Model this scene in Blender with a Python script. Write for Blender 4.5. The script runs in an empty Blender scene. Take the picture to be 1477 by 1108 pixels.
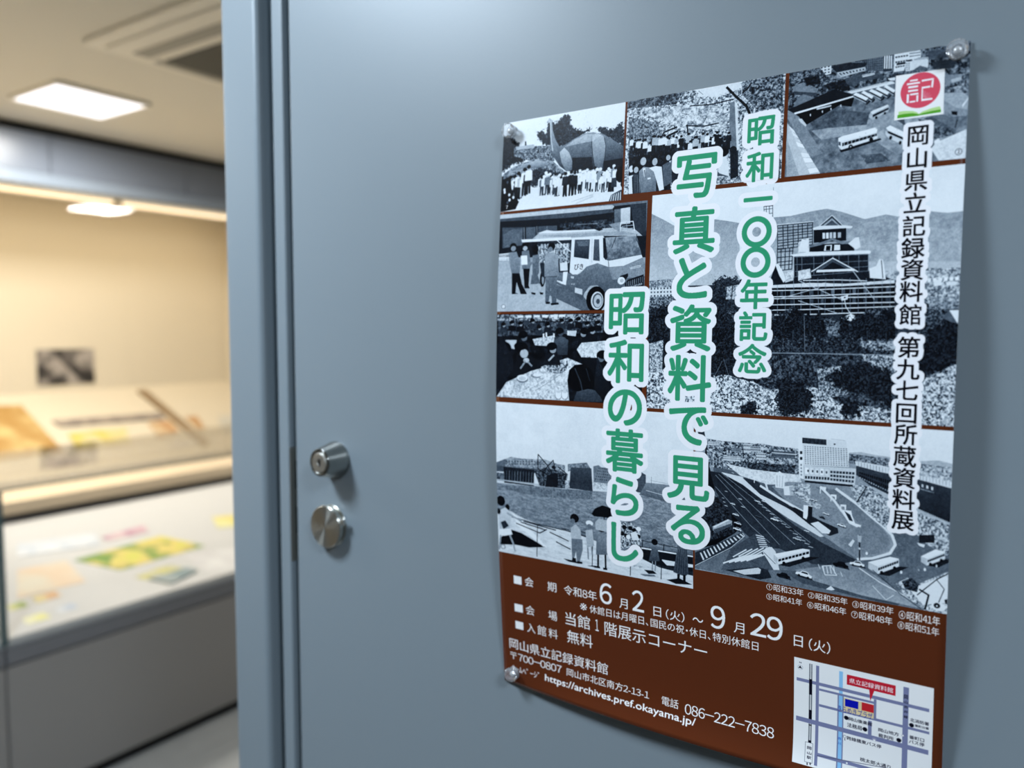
import bpy
import bmesh
import math
import random
import numpy as np
from mathutils import Matrix, Vector

sc = bpy.context.scene
COL = sc.collection
PI = math.pi

# ---------------------------------------------------------------- camera
EYE = Vector((0, 0, 1.55))
FPX = 1140.978883                               # focal length in pixels of a 1477-pixel-wide frame
cam_d = bpy.data.cameras.new('camera')
cam_d.sensor_width = 36
cam_d.lens = FPX / 1477 * 36
cam_d.clip_start = .02
cam_d.dof.use_dof = True
cam_d.dof.focus_distance = .70
cam_d.dof.aperture_fstop = cam_d.lens / 9.5
cam = bpy.data.objects.new('camera', cam_d)
COL.objects.link(cam)
yaw, pitch, roll = [math.radians(a) for a in (34.307973, 4.13309, 0.130796)]
F0 = Vector((-math.sin(yaw), math.cos(yaw), 0))
R0 = Vector((math.cos(yaw), math.sin(yaw), 0))
Fv = math.cos(pitch) * F0 - math.sin(pitch) * Vector((0, 0, 1))
Uv = math.sin(pitch) * F0 + math.cos(pitch) * Vector((0, 0, 1))
Rv = math.cos(roll) * R0 + math.sin(roll) * Uv
Uv = -math.sin(roll) * R0 + math.cos(roll) * Uv
cam.matrix_world = Matrix(((Rv.x, Uv.x, -Fv.x, EYE.x), (Rv.y, Uv.y, -Fv.y, EYE.y), (Rv.z, Uv.z, -Fv.z, EYE.z), (0, 0, 0, 1)))
sc.camera = cam

# ---------------------------------------------------------------- world, exposure
sc.view_settings.view_transform = 'Standard'
sc.view_settings.look = 'None'
sc.view_settings.gamma = 1
sc.view_settings.use_curve_mapping = False
sc.view_settings.exposure = 0.0
world = bpy.data.worlds.new('world')
world.use_nodes = True
world.node_tree.nodes['Background'].inputs[0].default_value = (.5, .6, .7, 1)
world.node_tree.nodes['Background'].inputs[1].default_value = .15
sc.world = world

# ---------------------------------------------------------------- lights (hall and room lamps sit under ceiling panels, the others inside the cases)
COOL, NEUT, WARM = (.72, .86, 1.0), (1.0, .97, .90), (1.0, .82, .56)
CEIL = 2.55


def area(name, loc, sx, sy, watt, col, rot=(0, 0, 0)):
    d = bpy.data.lights.new(name, 'AREA')
    d.shape, d.size, d.size_y, d.energy, d.color = 'RECTANGLE', sx, sy, watt, col
    o = bpy.data.objects.new(name, d)
    o.location, o.rotation_euler = loc, rot
    COL.objects.link(o)
    return o


HALL_PANELS = [(-1.27, -.15), (1.1, -.35)]
ROOM_PANELS = [(-3.60, 1.88), (-1.82, 3.6), (-3.6, 5.3), (-3.60, .05)]
for (x, y), watt in zip(HALL_PANELS, (50, 52)):
    area('hall_light', (x, y, CEIL - .03), .40, .40, watt, COOL)
for x, y in ROOM_PANELS:
    area('room_light', (x, y, CEIL - .03), .38, .38, 43, NEUT)
area('case_light', (-4.42, 1.4, 2.235), .16, 4.2, 24, WARM, (0, math.radians(20), 0))
area('table_case_light', (-3.42, 1.3, 1.0), .03, 4.0, .45, (1, .93, .80), (0, math.radians(-35), 0))  # unseen strip lamp for the table board; no fixture is modelled

# ---- painting the flat print: a small anti-aliased polygon painter in millimetres ----
PPM = 5.0                                   # print pixels per millimetre
SHEET_W, SHEET_H = 420.0, 594.0
PW, PH = int(SHEET_W * PPM), int(SHEET_H * PPM)


def edge_cover(e, x0, y0, w, h, ss=4):
    """Coverage (h, w) of the closed outlines whose edges e = (n, 4) are in pixels."""
    e = e - np.array([x0, y0, x0, y0], float)
    ya, yb = e[:, 1] * ss - .5, e[:, 3] * ss - .5
    sign = np.where(yb > ya, 1.0, -1.0)
    lo, hi = np.minimum(ya, yb), np.maximum(ya, yb)
    i0 = np.clip(np.ceil(lo), 0, h * ss).astype(int)
    i1 = np.clip(np.ceil(hi), 0, h * ss).astype(int)
    cnt = i1 - i0
    acc = np.zeros((h, w + 2))
    tot = int(cnt.sum())
    if tot:
        idx = np.repeat(np.arange(len(e)), cnt)
        first = np.repeat(np.cumsum(cnt) - cnt, cnt)
        row = np.arange(tot) - first + i0[idx]
        t = (row - ya[idx]) / (yb[idx] - ya[idx])
        x = np.clip(e[idx, 0] + t * (e[idx, 2] - e[idx, 0]), 0, w)
        xi = np.floor(x).astype(int)
        fr = x - xi
        s = sign[idx] / ss
        r = row // ss
        flat = acc.ravel()
        flat += np.bincount(r * (w + 2) + xi, s * (1 - fr), flat.size)
        flat += np.bincount(r * (w + 2) + xi + 1, s * fr, flat.size)
    return np.clip(np.abs(np.cumsum(acc, 1)[:, :w]), 0, 1)


def ring(p):
    p = np.asarray(p, float)
    return np.hstack([p, np.roll(p, -1, 0)])


def value_noise(w, h, cell, seed):
    """Smooth noise in 0..1 on a w x h patch, feature size cell pixels."""
    rs = np.random.RandomState(seed)
    gw, gh = int(w / cell) + 3, int(h / cell) + 3
    g = rs.rand(gh, gw)
    x, y = np.arange(w) / cell, np.arange(h) / cell
    xi, yi = x.astype(int), y.astype(int)
    fx, fy = x - xi, y - yi
    fx, fy = fx * fx * (3 - 2 * fx), (fy * fy * (3 - 2 * fy))[:, None]
    a = g[yi][:, xi] * (1 - fx) + g[yi][:, xi + 1] * fx
    b = g[yi + 1][:, xi] * (1 - fx) + g[yi + 1][:, xi + 1] * fx
    return a * (1 - fy) + b * fy


def fractal(w, h, cell, seed):
    n = 0.40 * value_noise(w, h, max(cell, 1.5), seed) + 0.34 * value_noise(w, h, max(cell * .45, 1.3), seed + 7)
    n += 0.26 * value_noise(w, h, max(cell * .2, 1.1), seed + 13)
    return np.clip((n - .5) * 2.3 + .5, 0, 1)


class Sheet:
    def __init__(self):
        self.px = np.zeros((PH, PW, 3), np.float32)
        self.clip = (0, 0, PW, PH)

    def window(self, r):
        x0, y0, x1, y1 = [int(round(v * PPM)) for v in r]
        self.clip = (max(x0, 0), max(y0, 0), min(x1, PW), min(y1, PH))

    def region(self, e, pad=0):
        x0 = max(int(np.floor(min(e[:, 0].min(), e[:, 2].min()))) - pad, self.clip[0])
        y0 = max(int(np.floor(min(e[:, 1].min(), e[:, 3].min()))) - pad, self.clip[1])
        x1 = min(int(np.ceil(max(e[:, 0].max(), e[:, 2].max()))) + pad + 1, self.clip[2])
        y1 = min(int(np.ceil(max(e[:, 1].max(), e[:, 3].max()))) + pad + 1, self.clip[3])
        return x0, y0, x1 - x0, y1 - y0

    def blend(self, x0, y0, m, col):
        h, w = m.shape
        t = self.px[y0:y0 + h, x0:x0 + w]
        if np.ndim(col) == 2:
            col = col[..., None]
        t += (m[..., None] * (col - t)).astype(np.float32)

    def edges(self, e, col, alpha=1.0):
        x0, y0, w, h = self.region(e)
        if w > 0 and h > 0:
            self.blend(x0, y0, edge_cover(e, x0, y0, w, h) * alpha, col)

    def poly(self, p, col, alpha=1.0):
        self.edges(ring(np.asarray(p, float) * PPM), col, alpha)

    def shade(self, p, a, b):
        e = ring(np.asarray(p, float) * PPM)
        x0, y0, w, h = self.region(e)
        if w > 0 and h > 0:
            lo, hi = e[:, 1].min(), e[:, 1].max()
            t = np.clip((np.arange(y0, y0 + h) - lo) / max(hi - lo, 1), 0, 1)[:, None]
            self.blend(x0, y0, edge_cover(e, x0, y0, w, h), (a + (b - a) * t) * np.ones((h, w)))

    def grain(self, p, lo, hi, cell, seed, rag=0.0, alpha=1.0, aspect=1.0):
        e = ring(np.asarray(p, float) * PPM)
        pad = int(rag * PPM) + 1
        x0, y0, w, h = self.region(e, pad)
        if w <= 0 or h <= 0:
            return
        m = edge_cover(e, x0, y0, w, h)
        if rag > 0:
            k = max(int(rag * PPM), 1)
            for ax in (0, 1):
                c = np.cumsum(np.concatenate([np.repeat(np.take(m, [0], ax), k, ax), m, np.repeat(np.take(m, [-1], ax), k, ax)], ax), ax)
                n = m.shape[ax]
                m = (np.take(c, range(2 * k - 1, 2 * k - 1 + n), ax) - np.take(c, range(0, n), ax)) / (2 * k - 1)
            m = np.clip((m + (fractal(w, h, rag * PPM * .8, seed + 3) - .5) * .9 - .5) * 6 + .5, 0, 1)
        if aspect == 1.0:
            n = fractal(w, h, cell * PPM, seed)
        else:
            hh = max(int(h / aspect) + 1, 2)
            n = np.repeat(fractal(w, hh, cell * PPM, seed), int(np.ceil(aspect)), 0)[:h] if aspect > 1 else \
                np.repeat(fractal(max(int(w * aspect) + 1, 2), h, cell * PPM, seed), int(np.ceil(1 / aspect)), 1)[:, :w]
            if n.shape != (h, w):
                n = np.resize(n, (h, w))
        self.blend(x0, y0, m * alpha, lo + (hi - lo) * n)

    def stroke(self, p, width, col, alpha=1.0):
        p = np.asarray(p, float)
        rings = []
        for a, b in zip(p[:-1], p[1:]):
            d = b - a
            n = np.array([-d[1], d[0]]) / max(np.hypot(*d), 1e-6) * width / 2
            rings.append(ring(np.array([a + n, b + n, b - n, a - n]) * PPM))
        for q in p[1:-1]:
            t = np.linspace(0, 2 * np.pi, 9)[:-1]
            rings.append(ring((q + np.stack([np.cos(t), -np.sin(t)], 1) * width / 2) * PPM))
        for r in rings:
            self.edges(r, col, alpha)

    def oval(self, x, y, rx, ry, col, alpha=1.0):
        t = np.linspace(0, 2 * np.pi, 25)[:-1]
        self.poly(np.stack([x + rx * np.cos(t), y + ry * np.sin(t)], 1), col, alpha)


def cell_quad(q, s0, t0, s1, t1):
    a, b, c, d = [np.array(v, float) for v in q]

    def at(s, t):
        return (a * (1 - s) + b * s) * (1 - t) + (d * (1 - s) + c * s) * t
    return [at(s0, t0), at(s1, t0), at(s1, t1), at(s0, t1)]


def srgb(v):
    return v


def draw_photo(sh, text):
    """One operation a line: a letter, numbers, then x,y points in millimetres on the sheet."""
    rnd = random.Random(5)
    for line in text.strip().splitlines():
        f = line.split()
        k, num, pts = f[0], [], []
        for t in f[1:]:
            if ',' in t:
                x, y = t.split(',')
                pts.append((float(x), float(y)))
            else:
                num.append(float(t))
        g = num[0] / 100 if num else 0
        if k == 'r':
            sh.window((pts[0][0], pts[0][1], pts[1][0], pts[1][1]))
        elif k == 'p':
            sh.poly(pts, g, num[1] if len(num) > 1 else 1.0)
        elif k == 'h':
            sh.shade(pts, g, num[1] / 100)
        elif k == 'n':
            sh.grain(pts, g, num[1] / 100, num[2], int(num[3]), 0, num[4] if len(num) > 4 else 1, num[5] if len(num) > 5 else 1)
        elif k == 'f':
            sh.grain(pts, g, num[1] / 100, num[2], int(num[4]), num[3])
        elif k == 'l':
            sh.stroke(pts, num[1], g, num[2] if len(num) > 2 else 1)
        elif k == 'e':
            sh.oval(pts[0][0], pts[0][1], num[1], num[2], g)
        elif k == 'w':
            nx, ny, fx, fy = int(num[1]), int(num[2]), num[3], num[4]
            for i in range(nx):
                for j in range(ny):
                    s, t = (i + .5 - fx / 2) / nx, (j + .5 - fy / 2) / ny
                    sh.poly(cell_quad(pts, s, t, s + fx / nx, t + fy / ny), g * rnd.uniform(.8, 1.2))
        elif k == 'k':
            wd, nx, ny, jt = num[1], int(num[2]), int(num[3]), num[4]
            for i in range(nx + 1):
                s = min(max(i / nx + rnd.uniform(-jt, jt) / nx, 0), 1)
                q = cell_quad(pts, s, 0, s, 1)
                sh.stroke([q[0], q[2]], wd, g)
            for j in range(ny + 1):
                s = min(max(j / ny + rnd.uniform(-jt, jt) / ny, 0), 1)
                q = cell_quad(pts, 0, s, 1, s)
                sh.stroke([q[0], q[2]], wd, g)
        elif k == 'm':                       # a small standing figure: height, hair, clothes, legs
            (x, y), hgt = pts[0], num[0]
            hair, top, leg = num[1] / 100, num[2] / 100, num[3] / 100
            wd = hgt * .13
            sh.poly([(x - wd * .8, y), (x - wd * .7, y - hgt * .5), (x + wd * .7, y - hgt * .5), (x + wd * .8, y), (x + wd * .2, y), (x, y - hgt * .4), (x - wd * .2, y)], leg)
            sh.poly([(x - wd * 1.2, y - hgt * .46), (x - wd * 1.1, y - hgt * .8), (x, y - hgt * .85), (x + wd * 1.1, y - hgt * .8), (x + wd * 1.2, y - hgt * .46)], top)
            sh.oval(x, y - hgt * .9, hgt * .075, hgt * .09, .6)
            sh.oval(x, y - hgt * .94, hgt * .08, hgt * .07, hair)
        elif k == 'c':                       # a motor car from above and behind: length, tilt, body tone
            (x, y), ln, tilt = pts[0], num[0], math.radians(num[1])
            body = num[2] / 100
            ca, sa = math.cos(tilt), math.sin(tilt)

            def tr(px, py):
                return (x + (px * ca - py * sa) * ln, y + (px * sa + py * ca) * ln)
            sh.poly([tr(-.48, .1), tr(-.3, .2), tr(.6, .2), tr(.5, .02)], .08, .7)
            sh.poly([tr(-.5, .1), tr(-.48, -.06), tr(-.25, -.1), tr(-.12, -.24), tr(.22, -.24), tr(.34, -.1), tr(.5, -.05), tr(.5, .1)], body)
            sh.poly([tr(-.2, -.09), tr(-.1, -.19), tr(.2, -.19), tr(.28, -.09)], .12)
            sh.oval(*tr(-.28, .11), ln * .07, ln * .07, .05)
            sh.oval(*tr(.28, .11), ln * .07, ln * .07, .05)

PAPER_BROWN = (.34, .155, .075)
# Black and white photographs on the poster, in millimetres from the sheet corner.
PRINT_DINO = """
r 0,0 138.7,91.5
h 90 82 0,0 139,0 139,92 0,92
f 8 22 0.9 2 11 -2.0,12.4 11.0,15.9 19.7,22.2 22.2,29.4 16.1,33.0 28.9,39.7 26.0,43.6 12.5,44.1 0.2,51.1
n 18 62 1.1 22 13.7,27.0 28.2,26.8 60.6,30.9 63.3,46.3 41.4,45.4 14.1,35.3
p 15 26.7,30.0 27.1,21.8 28.4,22.0 29.6,30.4
p 60 15.7,26.0 38.4,26.4 38.6,30.1 17.0,29.6
f 10 28 1.2 2 33 41.4,14.0 48.8,13.9 52.5,19.8 52.5,8.9 55.6,4.3 63.3,8.8 72.6,1.3 79.4,3.7 80.8,12.1 84.9,17.7 96.4,20.6 102.7,18.6 103.8,21.3 91.0,25.1 83.8,32.3 68.5,33.6 60.6,30.9 48.5,27.7 42.5,21.0
f 14 30 1.2 2 44 108.4,21.3 116.5,19.7 125.7,23.9 132.6,20.4 137.4,17.2 139.4,43.0 128.0,34.6 117.0,28.6
n 28 62 3 55 1.4,52.9 12.7,46.9 27.1,43.7 43.2,41.4 61.4,46.1 77.6,59.6 78.2,71.2 1.9,63.5
h 60 38 10.8,50.5 27.1,44.6 43.3,43.1 57.5,47.3 47.8,51.2 27.4,49.8
h 64 18 53.6,3.5 56.1,2.7 58.5,7.2 59.8,15.8 63.2,24.6 68.5,32.8 76.1,31.3 85.4,26.8 96.5,23.4 105.8,23.5 116.9,27.0 128.0,34.1 139.5,41.9 141.0,65.0 131.4,65.5 118.7,62.5 107.7,60.5 92.8,59.6 77.5,57.9 69.5,52.0 61.1,41.0 57.8,30.6 56.7,17.0 56.0,8.5
p 16 83.6,45.4 105.5,47.3 107.7,60.5 84.2,58.7
p 14 118.2,52.8 140.4,52.3 141.5,65.1 118.7,62.5
h 66 38 68.8,38.3 74.0,34.3 80.0,40.1 83.7,48.7 83.6,57.8 77.1,58.2 71.7,49.0
h 62 36 104.5,27.2 109.5,24.7 117.0,28.6 119.7,38.6 119.0,49.7 116.8,61.0 109.9,61.2 106.1,43.3
l 18 0.52 104.5,26.9 104.6,36.6 107.1,49.9 109.9,60.7
l 22 0.51 118.0,30.3 120.0,38.6 119.2,51.4
n 66 82 4 66 0.5 1 74.3,33.6 85.5,27.9 98.4,24.4 115.1,27.1 106.2,32.0 87.6,32.8
l 70 0.92 54.0,4.0 56.5,6.9 57.7,20.5 60.8,36.0
f 12 30 1.2 1.5 77 31.7,52.8 47.8,51.2 77.7,61.3 78.3,72.9 32.5,68.3
h 78 86 1.2,91.3 32.6,70.0 48.9,72.4 142.6,79.3 143.3,93.6
l 45 0.71 0.3 85.9,91.7 108.9,85.6
l 45 0.71 0.3 90.0,91.1 108.9,85.0
l 45 0.71 0.3 89.4,90.0 108.8,84.3
l 45 0.71 0.3 84.4,88.6 108.8,83.7
l 45 0.71 0.3 87.2,87.9 108.8,83.1
m 21.02 12 85 75 48.2,79.5
m 19.14 12 40 25 49.4,79.1
m 19.95 88 90 15 52.0,79.0
m 19.94 88 85 25 52.6,79.2
m 21.95 88 85 75 54.1,77.5
m 20.4 88 40 25 55.7,78.2
m 21.71 88 40 15 58.7,79.1
m 17.99 12 40 15 60.3,77.8
m 19.98 88 80 75 62.0,80.9
m 20.78 80 40 25 64.5,79.7
m 21.27 12 80 25 65.2,79.4
m 19.4 88 85 25 66.9,81.6
m 20.71 80 80 15 68.8,81.4
m 21.03 80 85 75 70.2,80.7
m 18.33 12 80 75 71.9,80.5
m 17.8 88 85 75 74.5,79.1
m 18.94 88 90 15 76.2,81.6
m 17.76 12 88 15 90.8,76.8
m 20.52 90 92 25 93.0,78.4
m 19.03 90 82 15 93.7,81.3
m 19.65 88 88 25 96.4,79.0
m 19.46 85 82 80 98.4,78.5
m 18.79 90 88 80 99.4,79.8
m 19.26 85 88 25 101.1,77.3
m 19.07 90 82 25 102.9,79.7
m 20.18 12 88 80 104.8,77.5
m 19.51 90 82 15 106.1,80.8
m 18.83 90 82 80 107.8,78.4
m 21.08 12 92 80 109.6,78.2
m 20.4 90 92 80 111.7,79.0
m 19.25 12 88 25 112.3,81.2
m 20.52 85 50 15 114.5,79.6
m 20.83 85 50 80 115.4,79.6
m 17.57 12 92 80 117.5,82.1
m 18.35 90 88 25 118.9,82.5
m 17.68 88 82 25 121.0,81.2
m 18.79 88 82 80 122.5,80.6
m 19.09 85 92 15 124.3,78.6
m 21.46 88 92 15 126.3,82.7
m 20.79 90 82 15 127.9,82.8
m 19.82 90 88 15 128.5,82.9
m 21.4 85 50 25 129.7,78.8
m 19.3 12 92 25 131.3,78.8
m 24.08 10 18 10 76.8,82.7
m 24.79 10 12 8 83.5,82.5
m 23.07 12 14 10 87.3,82.0
m 26 8 15 70 6.3,86.5
m 22.82 8 88 10 8.8,85.5
m 29.39 8 85 12 11.3,84.5
m 23.96 8 60 70 13.8,83.5
m 27.73 8 85 12 16.2,82.5
m 24.92 8 15 10 18.7,81.5
m 28.33 8 85 10 21.1,80.5
m 25.01 8 60 10 23.6,79.6
m 22.39 8 88 70 26.0,78.6
m 28.54 8 88 10 28.4,77.6
m 25.23 8 15 12 30.9,76.6
m 28.96 8 88 10 33.3,75.7
p 8 1.6,58.2 11.0,55.7 14.2,75.1 22.9,82.8 19.1,90.2 2.3,91.4
e 30 1.27 1.57 7.5,61.4
e 82 1.26 1.56 14.9,64.8
e 82 1.26 1.56 14.0,67.3
e 82 1.28 1.57 4.1,68.9
e 82 1.28 1.57 4.5,71.5
e 82 1.27 1.57 10.4,74.7
e 82 1.26 1.56 15.6,77.8
e 82 1.27 1.57 11.0,80.0
e 30 1.27 1.57 8.6,82.4
p 10 -3.9,54.1 1.7,54.7 3.1,91.4 -2.0,91.0
p 12 -6.3,11.8 -0.7,12.5 1.4,49.4 -4.2,48.8
e 6 4.94 7.31 136.8,67.7
e 10 2.46 3.17 139.8,76.7
p 30 125.5,92.0 127.9,85.8 137.5,82.0 141.9,82.4 142.4,93.5
w 75 6 1 0.3 1 127.9,86.1 141.0,83.1 141.5,93.1 126.4,91.7
"""
PRINT_CHERRY = """
r 141,0 286,86.8
n 22 92 1.6 5 140,0 287,0 287,88 140,88
n 15 50 1.8 88 139.5,-0.8 195.3,-0.2 189.8,10.1 140.7,6.7
n 40 88 3.2 99 154.5,10.3 207.7,12.9 236.5,20.2 237.4,39.3 205.8,34.9 170.6,21.3
f 84 78 1.8 2 110 205.6,-1.3 221.4,-3.7 249.2,-1.1 248.2,6.0 235.9,7.9 224.8,10.2 210.2,5.7
n 12 60 1.5 121 249.3,0.8 283.6,-1.0 284.9,27.8 264.0,27.2 249.8,11.6
n 20 60 1.6 132 142.7,14.3 172.3,24.4 179.5,45.3 144.3,46.6
l 10 2.07 235.6,2.5 244.4,12.3 253.7,21.6 257.4,29.5
l 12 1.21 257.5,2.5 254.3,7.0 249.7,10.3
l 12 1.88 259.0,6.5 258.7,12.4
l 14 0.86 202.6,13.8 222.2,15.5 241.7,14.3
l 14 1.34 174.8,42.6 178.9,33.9 191.6,30.8
l 12 1.78 176.3,42.1 183.7,37.4 192.5,34.7
l 14 1.01 199.8,30.9 217.4,33.8 230.1,32.9
l 14 1.3 200.9,30.0 202.5,41.4
l 18 0.3 169.0,19.8 161.0,17.8
l 18 0.29 204.9,30.4 207.0,29.1
l 18 0.29 200.6,20.9 195.2,18.9
l 18 0.29 210.3,12.4 204.0,14.3
l 18 0.31 144.3,20.9 150.6,16.1
l 18 0.28 230.9,19.5 223.0,17.9
l 18 0.28 215.9,31.3 218.7,25.6
l 18 0.27 239.7,38.3 232.1,36.8
l 18 0.27 240.6,43.0 246.0,49.0
l 18 0.29 194.2,31.1 198.4,32.1
l 18 0.28 214.7,5.7 210.3,1.7
l 18 0.28 226.6,25.2 230.8,29.3
l 18 0.3 155.7,25.9 150.6,25.8
l 18 0.3 163.8,-2.0 172.9,-1.8
l 18 0.29 202.7,21.1 196.0,21.3
l 18 0.27 248.4,18.5 256.8,25.6
l 18 0.27 245.2,35.3 248.4,30.8
l 18 0.27 255.0,32.9 256.7,35.5
l 18 0.3 159.4,-4.4 159.3,-9.0
l 18 0.29 181.8,27.1 173.4,28.3
l 18 0.3 157.8,2.1 161.6,2.5
l 18 0.3 171.6,-1.0 168.9,-6.4
l 18 0.31 147.0,1.6 151.3,3.8
l 18 0.27 269.0,32.6 270.8,31.3
l 18 0.27 263.2,18.5 255.9,23.7
l 18 0.28 231.5,42.7 232.8,48.5
l 18 0.3 181.2,6.5 183.1,13.1
l 18 0.3 159.0,-0.4 160.5,-1.4
l 18 0.26 273.1,26.2 278.8,21.8
l 18 0.3 181.9,12.0 185.2,9.8
l 18 0.28 215.1,32.2 211.0,31.2
l 18 0.28 236.2,35.5 244.5,35.9
l 18 0.28 230.1,36.1 223.0,34.8
l 18 0.28 221.4,22.0 229.6,23.5
l 18 0.26 269.5,24.4 268.8,29.3
l 18 0.28 232.3,43.2 236.1,45.3
l 18 0.3 169.2,26.1 177.3,22.9
l 18 0.3 169.1,3.8 169.9,10.4
l 18 0.28 219.9,41.5 219.5,44.9
l 18 0.27 252.5,23.4 246.5,20.3
l 18 0.27 257.2,24.9 251.6,27.3
l 18 0.28 223.8,28.0 232.0,26.3
l 18 0.26 271.0,33.7 274.5,39.5
l 18 0.26 271.9,41.7 274.1,45.2
l 18 0.28 233.7,26.0 240.9,24.0
n 8 40 1.5 143 144.3,46.6 179.3,42.5 237.6,44.8 239.8,61.3 187.8,60.5 145.9,61.3
p 42 239.4,17.3 243.4,15.7 247.4,59.5 240.1,62.0
p 76 243.4,15.3 246.1,19.1 249.1,59.7 247.4,60.2
m 14.34 8 88 12 147.0,48.5
m 13.86 8 12 12 150.6,50.5
m 14.55 8 88 12 153.5,51.1
m 16.27 8 88 12 155.5,52.8
m 15.65 8 12 12 158.8,53.6
m 16.35 8 85 12 160.9,53.8
m 16.28 8 85 12 165.9,57.2
m 16.97 8 15 12 168.9,52.3
m 16.81 8 60 12 170.0,52.2
m 16.33 8 60 12 173.7,52.4
m 15.59 8 85 12 176.2,52.4
m 16.68 8 85 12 179.7,52.6
m 14.65 8 85 12 182.9,53.0
m 13.07 8 60 12 184.5,52.6
m 14.3 8 88 12 188.4,52.2
m 12.72 8 60 12 191.4,52.2
m 14.37 8 88 12 194.5,56.3
m 15.48 8 12 12 196.0,54.4
m 13.18 8 12 12 200.9,56.6
m 16.52 8 60 12 202.8,54.2
m 14.4 8 85 12 204.7,59.2
m 16.57 8 60 12 209.1,58.4
m 16.7 8 60 12 210.3,58.4
m 14.42 8 60 12 214.3,60.8
m 15.79 8 60 12 216.4,55.2
m 15.32 8 88 12 220.3,55.7
m 12.53 8 60 12 223.1,58.0
m 15.13 8 15 12 224.3,60.7
m 16.2 8 88 12 226.9,58.4
m 16.31 8 12 12 229.2,56.3
m 15.04 8 12 12 232.1,58.6
m 13.49 8 15 12 236.2,60.9
m 13.46 8 15 12 238.9,60.4
m 15.22 8 15 12 239.7,57.2
n 6 20 1.5 154 144.6,52.5 184.3,51.6 188.5,91.6 146.4,88.3
e 75 2.57 3.21 147.9,63.7
p 82 145.5,70.0 151.0,69.2 153.2,87.5 146.3,87.6
e 8 3.83 4.37 152.6,62.8
e 62 2.39 2.91 152.8,65.0
h 22 14 148.8,71.8 151.0,67.7 155.7,68.0 159.9,73.0 159.9,88.1 150.3,87.9
w 45 5 1 0.25 1 150.2,69.1 159.0,70.0 159.5,87.4 151.1,86.9
e 10 3.95 3.19 159.1,54.9
e 64 3 3.76 159.7,57.9
h 50 40 155.7,66.8 160.2,63.0 167.3,64.5 173.0,70.1 173.8,87.6 158.3,87.5
p 85 159.5,64.3 162.2,64.6 161.4,73.2
p 20 160.7,65.9 161.6,66.0 161.6,71.8
p 88 164.7,73.8 167.8,73.6 167.8,75.0 164.7,75.3
e 10 3.41 3.16 170.8,56.3
e 62 2.63 3.44 171.3,59.7
p 84 165.8,64.8 171.9,63.6 178.2,65.0 181.4,85.9 176.9,86.9 173.3,75.9 170.6,68.5
e 10 3.04 2.56 183.8,55.1
e 60 2.13 2.56 184.3,57.5
p 35 178.9,63.7 184.8,61.3 191.0,65.1 193.9,78.0 181.3,83.8
h 12 20 187.4,52.0 229.8,56.0 230.8,79.2 188.9,84.6
e 6 3.91 4.09 235.8,58.8
p 80 230.3,68.3 232.9,62.5 238.5,63.2 240.5,70.8 241.5,80.4 233.7,80.9
p 30 222.1,74.2 227.6,69.3 232.1,76.7 240.7,80.3 239.5,86.2 228.3,84.4
n 20 85 1.2 165 230.8,79.2 242.0,80.4 242.3,86.5 231.1,85.4
p 16 241.3,57.4 247.2,56.8 249.6,81.3 242.9,83.2
e 14 3.03 2.98 244.0,57.8
p 20 247.3,59.5 248.6,58.3 249.6,81.3 249.0,82.5
n 10 60 1.4 176 272.1,61.3 283.9,62.8 285.0,87.0 273.3,87.1
"""
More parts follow.
